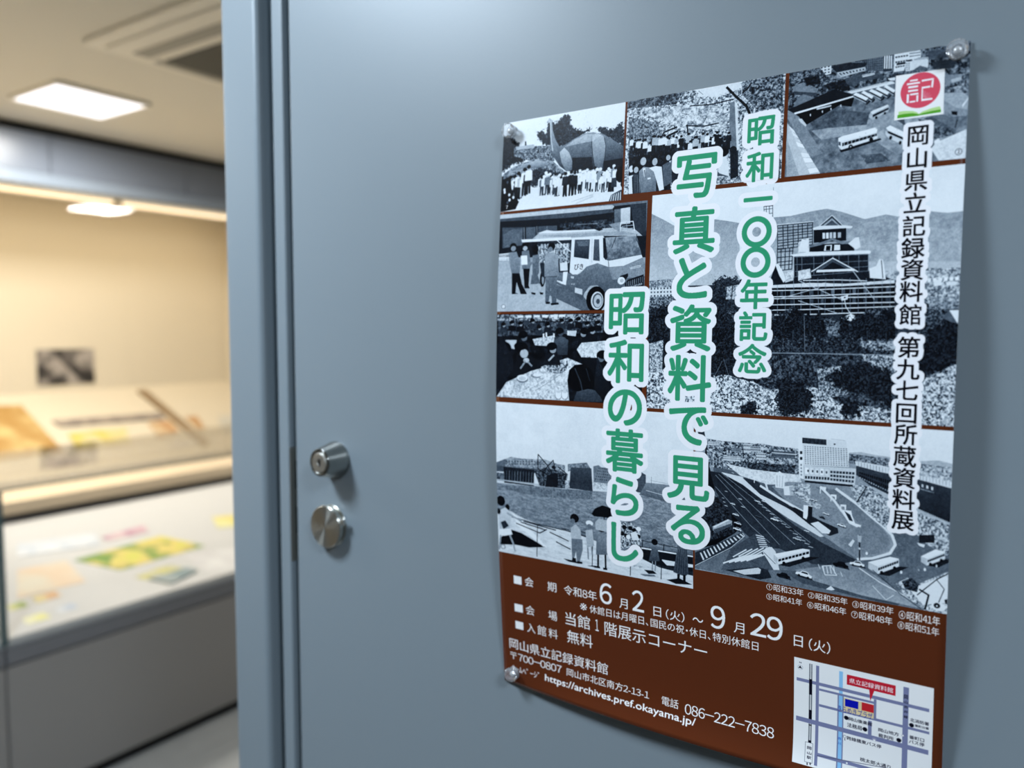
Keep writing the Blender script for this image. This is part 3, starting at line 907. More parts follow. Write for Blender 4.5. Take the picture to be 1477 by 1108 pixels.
PRINT_CASTLE = """
r 170.5,90.5 420,285.2
h 88 84 170,90 420,90 420,200 170,200
n 80 92 30 4 0.5 170,90 420,90 420,140 170,140
p 20 170,170 420,170 420,286 170,286
h 50 66 168.0,105.8 184.3,114.4 193.4,119.9 210.7,115.4 225.6,115.6 240.3,118.7 252.6,121.6 254.7,174.2 170.7,173.6
h 50 66 260.1,122.5 281.0,119.1 295.6,118.9 310.6,116.6 323.5,115.4 334.5,118.6 352.5,126.0 367.8,123.5 376.3,126.0 395.8,122.9 403.8,124.7 410.1,125.7 424.0,125.1 426.0,176.6 262.0,171.0
n 44 62 6 385 0.45 1 260.2,124.5 295.6,120.2 323.6,117.7 352.6,128.4 376.4,128.4 403.9,127.0 424.1,127.7 425.5,162.6 261.4,154.8
n 25 80 1.4 396 389.4,166.3 424.1,166.9 425.2,195.8 390.5,195.2
w 85 6 1 0.6 0.8 397.8,173.8 419.8,173.2 419.9,176.4 397.9,177.4
p 88 400.0,190.9 420.4,189.6 420.5,191.5 400.1,193.6
p 85 402.7,175.8 407.4,175.1 408.3,179.5 403.1,180.3
p 80 410.6,177.5 418.4,177.0 417.7,179.8 411.5,180.0
n 40 75 2 407 366.2,167.2 382.9,167.9 383.2,175.1 366.4,174.6
p 78 170.7,173.6 194.4,173.1 195.5,185.8 171.2,185.9
w 35 7 3 0.5 0.5 171.2,174.1 193.4,173.9 193.7,183.7 171.6,183.8
n 30 70 1.2 418 170.6,168.3 195.3,167.1 195.6,174.8 170.8,174.7
n 15 60 1.3 429 169.9,183.2 198.1,182.7 232.5,183.5 232.9,197.7 170.4,199.1
f 10 30 1.2 2.5 440 229.0,175.4 234.0,168.5 246.3,166.9 254.5,169.2 255.8,205.9 226.9,205.7 173.8,197.0 173.7,193.8 226.4,189.5
n 30 80 1.2 451 242.5,175.8 254.7,174.2 255.1,187.0 242.9,186.8
l 15 0.61 243.5,173.8 242.5,186.8
l 15 0.6 248.6,174.0 248.0,186.9
k 12 0.39 3 4 0.2 272.4,108.9 280.1,108.8 280.6,120.8 273.4,122.2
l 25 0.31 280.1,93.7 280.3,109.2
l 20 0.78 272.8,109.0 280.1,108.8
k 18 0.59 7 8 0.15 284.6,126.3 313.3,125.7 314.0,143.8 285.8,146.1
k 18 0.59 4 5 0.15 285.4,145.1 298.6,144.9 298.3,162.9 286.1,163.9
l 75 0.59 284.6,125.5 313.8,124.9
n 60 85 2 462 302.2,141.2 310.6,137.8 311.1,150.4 302.6,150.0
p 84 302.5,149.0 305.0,138.4 309.8,140.7 311.0,149.5
p 26 317.9,129.1 327.8,120.7 337.5,130.1
p 55 320.8,128.9 327.9,123.3 334.3,129.9
p 30 322.6,129.1 327.9,124.9 333.2,129.8
l 80 0.57 318.6,128.8 327.8,121.0 336.8,130.1
p 80 313.1,130.3 318.6,128.8 337.7,129.8 343.6,130.9 343.3,132.4 314.1,132.3
p 12 314.1,131.9 339.0,132.1 339.4,142.0 314.5,142.3
w 85 4 1 0.75 1 320.7,134.7 331.6,134.8 331.8,139.6 320.9,139.5
w 70 1 1 1 1 332.7,135.1 335.2,135.1 335.4,139.4 332.9,139.5
p 12 311.4,143.7 344.5,144.1 345.8,150.4 311.7,151.0
p 42 311.0,144.4 321.0,142.0 328.5,139.4 335.5,142.1 346.5,143.1 345.9,145.0 335.6,144.7 328.6,141.3 321.0,144.3 311.8,146.0
p 86 323.3,144.8 328.7,144.7 328.6,149.5 322.7,149.3
p 86 330.6,144.8 334.9,145.1 335.1,149.3 330.4,149.4
p 8 324.4,145.4 327.7,145.4 327.5,149.2 324.2,149.0
p 84 340.9,144.5 346.1,140.1 348.7,139.9 350.2,147.9 346.8,149.5
p 86 296.5,151.0 312.0,149.5 357.0,150.8 358.0,152.0 357.1,153.4 298.9,152.7
p 16 299.4,152.7 356.2,153.4 356.9,166.8 376.6,174.9 282.3,178.1 293.8,170.1 300.1,170.4
k 42 0.49 8 3 0.3 299.8,153.2 356.2,153.8 356.7,166.8 300.5,169.4
p 30 315.4,165.5 329.7,155.8 348.5,166.8
p 14 320.0,165.7 329.8,158.5 343.9,166.3
l 86 0.76 313.5,165.8 329.7,155.4 349.2,167.2
p 86 318.1,164.5 346.1,164.5 347.5,166.4 317.3,166.4
p 85 357.2,165.0 362.3,163.3 364.1,158.2 366.8,158.4 368.1,163.6 369.5,173.8 358.1,172.4
l 15 0.53 365.8,158.9 367.4,172.8
n 60 90 2 473 303.1,164.6 312.5,163.1 313.7,170.8 303.4,172.4
p 14 281.0,169.7 284.5,158.3 292.4,174.0 286.2,175.8
p 88 284.0,158.3 286.7,158.0 290.4,164.1 293.4,171.7 291.6,174.0 287.9,167.9
n 50 88 1.5 484 292.6,164.2 299.3,164.5 299.6,172.3 292.9,174.0
l 78 0.77 307.2,172.6 334.9,173.1 356.1,174.6
l 84 0.76 311.1,176.6 324.1,175.4 340.4,177.5 359.6,175.5
p 78 282.3,175.7 312.9,174.7 340.4,176.3 375.7,174.5 376.0,177.1 338.7,178.2 282.4,178.5
p 10 262.3,177.9 282.3,178.1 338.7,178.2 376.0,177.1 376.7,196.9 358.9,201.3 263.0,198.3
w 32 11 1 0.3 0.8 286.3,179.8 375.0,178.5 375.3,184.9 286.6,186.1
w 26 11 1 0.3 0.8 286.6,187.7 375.3,186.8 375.2,192.3 286.8,193.6
l 84 0.81 262.4,180.1 313.2,180.5 338.7,180.1 376.1,179.6
l 84 0.81 262.6,185.4 313.3,185.5 338.9,184.8 376.2,184.0
l 84 0.81 262.6,187.0 313.4,187.1 339.0,187.2 376.4,187.3
l 84 0.81 262.8,192.2 313.6,192.1 339.2,192.0 376.5,191.7
l 84 0.81 262.9,196.7 313.7,196.4 339.3,195.8 376.7,195.0
l 84 0.81 263.1,200.9 313.9,200.4 339.5,199.8 376.8,199.0
l 52 0.4 266.2,175.2 266.5,199.4
l 52 0.4 273.1,175.4 273.2,199.4
l 52 0.4 279.9,175.6 279.9,199.5
l 52 0.39 286.6,175.8 287.6,199.6
l 52 0.39 293.2,176.0 293.9,199.6
l 52 0.39 299.5,170.3 301.4,199.7
l 52 0.38 306.0,170.6 306.5,199.8
l 52 0.38 312.4,170.8 314.0,199.9
l 52 0.38 318.8,171.0 320.6,199.9
l 52 0.37 325.0,171.2 325.3,200.0
l 52 0.37 331.2,171.5 332.5,200.0
l 52 0.37 337.4,171.7 338.6,200.1
l 52 0.37 343.4,171.9 344.6,200.2
l 52 0.36 349.4,172.1 350.6,200.2
l 52 0.36 355.4,172.3 356.1,200.3
l 52 0.36 361.2,172.5 361.8,200.4
l 52 0.35 367.1,172.7 367.4,200.4
l 52 0.35 372.8,173.0 373.3,200.5
l 66 0.59 286.6,187.7 320.5,178.8
l 66 0.58 303.4,172.4 337.3,188.7
l 66 0.55 345.3,166.3 361.9,189.2
l 66 0.58 304.0,189.0 335.9,200.1
l 66 0.54 356.3,177.9 376.5,173.1
p 80 336.8,186.4 342.5,185.1 342.3,188.8 337.7,189.9
e 15 0.71 0.57 340.1,187.3
l 84 0.55 340.0,189.2 341.1,194.5 345.8,201.7
f 4 46 1.08 2.5 495 233.8,199.0 285.0,197.6 287.2,203.5 296.6,194.8 304.2,193.9 309.3,203.7 321.4,203.8 332.4,203.9 343.3,207.7 355.3,199.4 363.9,196.7 377.4,196.9 390.5,195.2 400.1,191.8 425.0,190.5 427.0,243.1 351.3,234.0 315.0,232.8 234.7,228.0
n 20 75 1.3 506 0.6 1 312.5,213.4 353.8,205.9 354.4,220.9 320.2,223.1
p 90 336.9,203.9 345.2,200.2 351.6,203.6 345.0,206.2
f 4 22 1.2 2.5 517 294.0,203.6 300.4,193.8 308.5,197.9 311.5,213.4 305.1,219.3 293.4,215.4
f 4 24 1.2 2.5 528 349.7,213.4 350.3,205.9 357.0,198.8 365.9,205.9 367.9,215.2
f 4 20 1.2 2.5 539 364.5,213.3 367.3,196.7 390.5,193.4 391.4,218.7 368.1,220.7
n 20 90 1.2 550 0.7 1 287.8,222.4 378.3,221.6 378.5,228.9 288.0,230.3
f 3 26 0.96 2 561 271.6,213.5 274.5,203.4 279.1,198.5 284.9,204.5 287.5,214.4 283.8,221.4 275.9,221.5
f 3 26 0.96 2 572 283.8,213.5 286.1,203.5 289.9,198.6 294.8,204.6 297.1,214.4 294.0,221.3 287.4,221.4
f 3 26 0.96 2 583 291.8,213.4 295.0,203.6 300.2,198.7 306.5,204.6 309.5,214.4 305.3,221.2 296.5,221.3
f 3 26 0.96 2 594 306.8,213.4 308.7,203.7 311.9,198.9 316.1,204.7 318.1,214.4 315.5,221.2 309.9,221.2
f 3 26 0.96 2 605 314.1,213.4 316.5,203.7 320.3,199.0 325.2,204.8 327.5,214.4 324.4,221.1 317.8,221.1
f 3 26 0.96 2 616 335.5,213.4 337.3,203.9 340.3,199.2 344.3,204.9 346.2,214.3 343.8,220.9 338.4,221.0
f 3 26 0.96 2 627 343.9,213.4 346.2,204.0 350.1,199.3 354.9,205.0 357.3,214.3 354.2,220.9 347.5,220.9
f 3 26 0.96 2 638 351.6,213.4 354.4,204.0 358.8,199.4 364.3,205.0 366.9,214.3 363.4,220.8 355.7,220.8
f 3 26 0.96 2 649 363.3,213.4 365.1,204.1 368.2,199.5 372.2,205.1 374.2,214.3 371.7,220.7 366.3,220.8
f 3 26 0.96 2 660 371.3,213.3 373.6,204.2 377.5,199.6 382.3,205.1 384.7,214.2 381.6,220.6 374.9,220.7
f 3 26 0.96 2 671 380.3,213.3 382.4,204.2 385.8,199.7 390.1,205.2 392.2,214.2 389.5,220.6 383.6,220.6
f 4 24 0.96 2 682 331.4,228.7 333.0,221.0 343.7,217.5 352.6,221.8 353.8,229.3
l 30 0.58 300.7,213.4 301.0,222.3
l 30 0.57 314.3,213.4 314.6,222.1
l 30 0.54 357.6,213.4 357.9,221.8
l 30 0.53 371.3,215.2 371.6,223.5
f 6 36 1.2 3 693 278.0,224.5 314.5,219.2 325.7,221.1 345.4,217.1 354.5,226.5 376.9,229.9 351.2,232.2 285.2,232.4
l 46 0.99 284.2,232.4 324.2,232.3 377.0,232.6
l 40 0.57 309.2,201.7 310.8,230.9
n 8 40 1.6 704 264.2,234.8 333.4,233.4 378.7,233.5 426.6,232.5 427.3,250.1 387.2,288.3 265.7,296.9
n 12 100 1.3 715 235.6,263.4 296.8,262.8 319.5,259.9 340.1,272.4 380.1,274.0 380.5,288.7 236.2,292.7
n 10 95 1.2 726 0.8 1 354.7,232.1 378.7,233.5 379.3,251.9 358.7,245.1
n 10 95 1.2 737 0.7 1 320.9,244.3 339.1,241.9 345.2,264.5 323.5,269.4
n 10 100 1.2 748 395.8,251.2 420.7,238.0 422.4,285.8 393.7,286.9
n 40 90 1.6 759 0.6 1 410.7,220.4 418.4,218.6 418.9,230.9 411.1,231.1
f 4 24 1.2 3 770 404.0,211.5 422.2,197.5 420.6,236.2 408.4,243.6 395.8,251.2 391.7,226.0
f 4 26 1.2 3 781 324.8,250.0 339.2,243.8 358.4,237.6 375.7,244.6 376.6,270.4 352.3,264.2 334.2,259.3
f 4 24 1.2 3 792 289.1,267.2 306.3,258.5 318.8,265.8 316.4,281.5 293.5,284.9
f 5 24 1.2 3 803 340.1,272.4 352.4,269.9 356.3,281.0 340.4,283.9
p 88 413.8,198.4 420.1,198.2 419.9,208.7
p 35 409.3,203.5 413.8,198.4 419.6,208.0 414.9,207.1
n 25 70 1.2 814 0.8 1 400.0,190.0 420.3,187.8 420.7,197.5 400.3,197.2
n 12 60 1.5 825 0.4 1 377.4,196.9 393.8,195.3 391.5,222.4 378.4,226.2
n 14 108 1.5 836 170.7,250.1 206.6,247.0 249.0,252.8 263.3,257.3 281.4,272.3 285.6,287.7 171.4,292.9
n 14 104 1.4 847 0.9 1 249.1,253.8 269.2,257.1 289.0,268.0 281.5,278.2 265.6,269.1
f 4 26 1.2 3 858 169.2,194.8 193.9,188.9 232.8,193.6 253.7,205.8 255.0,249.6 234.6,254.3 206.7,253.2 204.3,242.9 186.7,249.6 171.9,252.2
n 25 85 1.3 869 172.4,225.6 186.0,222.3 185.6,251.8 173.0,252.2
l 45 0.41 242.5,237.9 248.0,253.9
l 45 0.41 241.5,240.0 235.6,252.3
f 5 26 1.2 3 880 288.6,252.5 311.2,255.5 315.4,276.3 289.4,283.6
f 5 26 1.2 2 891 257.8,279.5 269.7,272.9 273.9,284.5 260.0,286.4
e 60 2.5 2.5 415.2,281.3
"""
PRINT_RIVER = """
r 0,288.4 216.8,448.6
h 86 80 0,288 217,288 217,350 0,350
n 76 90 30 21 0.5 0,290 217,290 217,330 0,330
p 78 0,350 217,350 217,449 0,449
h 80 74 -2.6,344.9 219.1,336.2 219.4,372.6 -3.4,378.0
n 34 62 1.2 902 9.0,348.6 18.2,344.9 31.8,345.5 60.4,343.8 75.3,347.0 83.7,347.1 83.6,357.1 -0.6,362.1
w 25 14 2 0.5 0.4 11.3,349.0 60.4,345.1 60.3,349.9 11.2,354.2
p 36 -2.9,356.5 -0.4,352.4 11.3,347.8 11.1,357.1
n 30 55 1.4 913 86.8,345.8 108.3,342.3 112.3,347.8 86.8,353.1
p 42 115.3,345.2 121.2,343.5 124.2,345.4 136.8,344.8 136.8,362.1 115.6,362.7
w 26 8 5 0.5 0.4 121.2,345.1 135.9,345.4 135.8,358.6 116.2,359.0
h 50 36 -3.3,373.7 17.6,375.6 114.1,369.7 164.2,366.7 219.4,371.7 219.4,436.5 -4.6,417.5
n 34 56 1.3 924 0.55 0.4 -3.3,374.1 114.1,369.7 164.2,366.7 219.4,371.7 219.5,416.2 135.4,412.1 -4.3,409.5
n 26 44 2 935 0.6 1 10.8,374.5 60.0,371.7 114.1,370.0 114.0,378.1 53.3,382.8 12.9,380.0
p 30 -2.8,355.6 8.8,355.8 51.6,354.5 53.7,358.4 -0.6,362.1
p 16 8.8,356.3 47.2,355.7 46.5,372.7 9.4,373.1
n 14 50 1.4 946 -0.6,363.1 9.8,363.0 9.7,371.7 -0.9,371.9
w 36 10 1 0.2 1 11.1,360.0 46.1,358.3 45.2,370.6 10.8,371.6
p 60 -0.9,371.9 10.8,371.4 51.3,371.8 85.5,371.6 85.5,370.1 53.5,369.6 -0.8,370.3
n 8 45 1.2 957 47.2,357.2 60.3,352.1 79.4,353.9 85.7,356.9 83.4,370.9 53.5,371.5
p 14 62.4,359.4 75.2,356.2 75.0,370.9 60.0,371.7
l 12 1.01 52.0,339.0 51.6,354.9
l 12 1.01 51.8,339.0 63.6,350.0 75.1,367.2
l 12 0.99 70.2,343.4 63.6,350.0 56.3,358.5
l 12 1.01 51.6,353.9 75.1,365.4
l 12 0.99 70.0,343.8 72.0,354.6
l 12 0.99 75.3,349.7 85.7,356.0 81.4,366.5
e 14 2.55 1.85 70.4,350.8
k 14 0.37 5 2 0.2 75.2,356.2 86.7,355.9 83.5,368.1 75.1,368.2
n 35 85 1 968 83.5,362.6 89.8,361.9 89.7,370.2 83.4,370.9
h 30 18 89.9,348.8 113.3,347.5 114.5,370.0 88.4,370.1
p 24 88.5,363.9 114.2,363.2 114.5,370.0 88.4,370.1
p 30 158.7,351.8 166.1,345.8 170.7,347.9 170.7,365.4 158.7,365.1
n 24 50 1.4 979 135.9,351.6 160.5,354.2 160.5,364.6 135.8,365.7
h 46 32 170.9,355.1 199.4,354.6 207.3,357.4 210.8,368.7 195.1,371.5 164.2,367.2
l 70 0.53 170.9,362.5 193.3,365.8
l 34 0.35 176.2,349.0 176.2,357.6
l 50 0.35 175.3,352.5 193.3,353.9
p 50 191.5,352.5 202.1,354.6 198.6,355.9
n 50 88 1 990 114.2,360.7 132.0,360.8 131.9,367.0 114.2,367.3
p 76 -1.8,405.3 16.9,402.8 32.7,408.4 52.6,411.7 78.5,412.9 115.5,418.8 154.4,425.2 219.4,429.7 219.3,448.5 -3.6,451.2
n 60 84 2 1001 0.6 0.3 16.9,404.7 52.6,412.3 107.3,420.0 154.4,426.9 215.9,437.2 215.9,445.7 134.8,444.7 51.6,445.9 1.2,448.4
p 8 1.3,434.4 16.3,422.4 29.9,424.2 58.5,434.8 38.5,438.4 22.6,438.0 1.6,440.8
p 88 16.9,402.8 19.2,404.4 25.6,417.1 56.3,434.6 60.7,434.5 32.6,412.2
l 14 1.05 29.2,412.7 59.1,416.5
l 14 1.06 23.4,414.5 52.4,420.9 61.2,415.8
l 14 1.02 64.4,418.1 86.6,424.2
l 14 1.01 71.7,427.0 88.5,432.3
l 14 1.05 32.6,411.3 72.0,415.1
p 12 163.0,417.0 219.5,417.0 219.4,432.3 184.0,432.1 167.5,429.2
p 80 185.6,426.1 199.4,425.5 219.4,425.5 219.4,428.4 191.3,430.9
p 84 165.8,417.6 219.5,417.5 219.5,418.9 165.8,419.1
n 8 14 3 1012 0.9 1 165.7,428.6 184.1,431.6 219.4,431.4 219.4,436.5 184.0,434.2
l 14 0.87 0.5,407.3 30.4,409.7 50.4,412.0 82.7,413.6 113.5,417.2
l 14 0.6 78.5,412.3 99.3,412.0 113.5,413.6
l 16 0.54 165.9,411.0 191.4,412.2 219.5,412.8
l 14 0.55 165.7,425.1 187.7,425.8 219.4,425.5
l 12 0.82 50.0,412.1 48.2,446.5
l 12 0.77 113.9,416.3 112.7,445.9
l 12 0.74 154.8,426.9 153.9,447.6
l 12 0.71 186.3,424.3 185.5,445.4
l 12 0.72 167.3,410.7 166.7,417.9
l 12 0.71 188.7,410.9 188.1,417.9
e 8 5.38 5.49 4.7,393.1
e 8 2.78 3.52 12.9,399.0
h 70 58 1.0,404.9 10.1,399.4 19.1,405.4 16.1,414.6 14.4,423.6 2.2,425.4
p 20 3.7,416.3 9.6,413.5 14.1,418.8 6.9,423.7
p 84 1.7,424.1 16.3,421.4 18.4,427.5 9.0,430.3 1.9,431.4
l 52 2.15 14.9,428.4 19.2,437.6 21.2,445.5
l 52 1.93 12.2,405.3 28.1,410.9
e 48 2.27 1.75 28.6,410.5
l 50 1.96 3.2,430.2 0.8,446.5
e 10 2.35 3.16 1.7,404.8
e 8 4.96 4.43 93.8,399.6
e 40 2.49 2.59 91.7,402.8
p 60 89.4,409.8 95.3,405.6 100.4,410.9 101.2,421.0 90.8,422.6 88.9,417.3
l 48 1.4 78.5,409.9 89.0,411.7
p 40 89.8,420.9 102.2,419.9 102.6,430.0 98.6,443.7 95.5,444.2 94.7,433.1 92.5,441.0 90.0,440.4
p 10 90.4,440.4 94.5,440.6 94.5,444.0 89.9,443.3
p 10 96.1,443.1 101.7,443.1 101.7,445.0 96.1,445.6
e 86 4.04 2.56 110.5,402.3
e 40 2.62 2.2 110.5,405.3
h 62 56 105.9,410.1 113.6,408.1 115.3,424.3 107.2,427.4
l 46 1.55 108.2,427.2 108.6,439.2
l 46 1.35 112.3,425.7 113.1,433.8
p 8 112.9,392.7 116.9,386.8 124.9,382.7 133.7,384.1 138.0,389.4 137.1,393.9 125.8,394.1 115.8,394.7
l 10 0.75 126.9,382.8 126.7,399.0
e 80 3.96 2.17 123.7,402.6
e 10 3.96 3.62 124.1,405.7
h 46 36 117.9,418.4 121.6,411.5 127.5,410.6 129.8,416.5 130.1,431.0 117.2,433.1
l 10 1.92 119.6,432.7 119.3,444.7
l 10 1.9 127.6,431.4 127.7,445.1
p 8 114.9,444.5 121.3,444.3 121.3,446.2 114.9,446.4
p 8 124.9,444.6 129.3,444.8 129.2,446.6 124.9,446.8
p 60 116.8,400.4 120.8,396.2 129.7,396.8 133.5,401.6 133.4,408.8 117.7,407.5
n 10 85 1.2 1023 135.5,397.7 154.7,395.0 164.1,400.7 165.9,411.0 163.9,416.5 142.9,423.5 135.2,424.7
e 10 2.3 2.14 146.0,407.4
e 10 2.29 2.13 148.2,400.9
e 10 2.28 2.14 150.2,408.9
e 86 2.28 2.13 152.3,409.9
e 10 2.27 2.12 154.5,400.9
e 10 2.26 2.12 156.5,407.5
e 10 2.25 2.12 158.6,402.4
e 86 2.25 2.12 160.7,406.5
e 10 2.24 2.11 162.7,407.9
e 88 2.61 2.11 163.0,400.5
p 80 154.6,405.6 160.3,403.0 164.0,411.2 156.5,412.4
e 8 3.1 2.96 179.3,410.6
h 38 26 176.9,414.8 182.0,414.0 184.4,428.1 173.1,430.0
l 46 1.08 177.1,429.3 176.7,438.2
l 46 1.07 180.1,428.8 179.6,438.5
p 14 168.3,439.1 177.6,438.5 181.2,440.9 172.9,442.4
p 16 0.6 163.6,444.1 178.5,442.3 180.3,443.7 169.2,445.4
h 34 26 202.1,410.1 211.2,409.4 212.5,435.2 209.0,438.4 197.7,436.2
w 16 5 1 0.2 1 202.1,413.9 211.2,412.4 211.1,435.5 199.3,435.9
p 8 201.6,437.2 204.1,437.3 203.7,442.9 201.5,443.3
p 8 207.2,437.0 209.7,436.9 209.6,443.5 207.2,443.9
p 10 191.2,444.8 203.7,441.1 210.7,443.3 215.9,444.9 200.1,447.0
p 10 114.9,444.5 122.9,445.9 106.8,446.0
p 12 79.8,443.1 94.5,443.4 98.6,445.5 86.1,445.4
p 30 0.4 133.0,434.1 138.9,434.0 135.0,436.5
p 30 0.4 138.9,434.6 144.7,434.5 140.8,437.0
p 30 0.4 144.7,435.0 150.5,434.9 146.6,437.4
p 30 0.4 150.4,435.5 156.2,435.4 152.3,437.8
p 30 0.4 156.2,435.9 161.8,435.8 158.0,438.3
p 30 0.4 161.8,436.4 167.4,436.3 163.7,438.7
e 70 3.53 2.8 5.7,442.7
e 14 3.06 2.4 5.7,442.7
e 70 2.59 2 5.7,442.7
"""
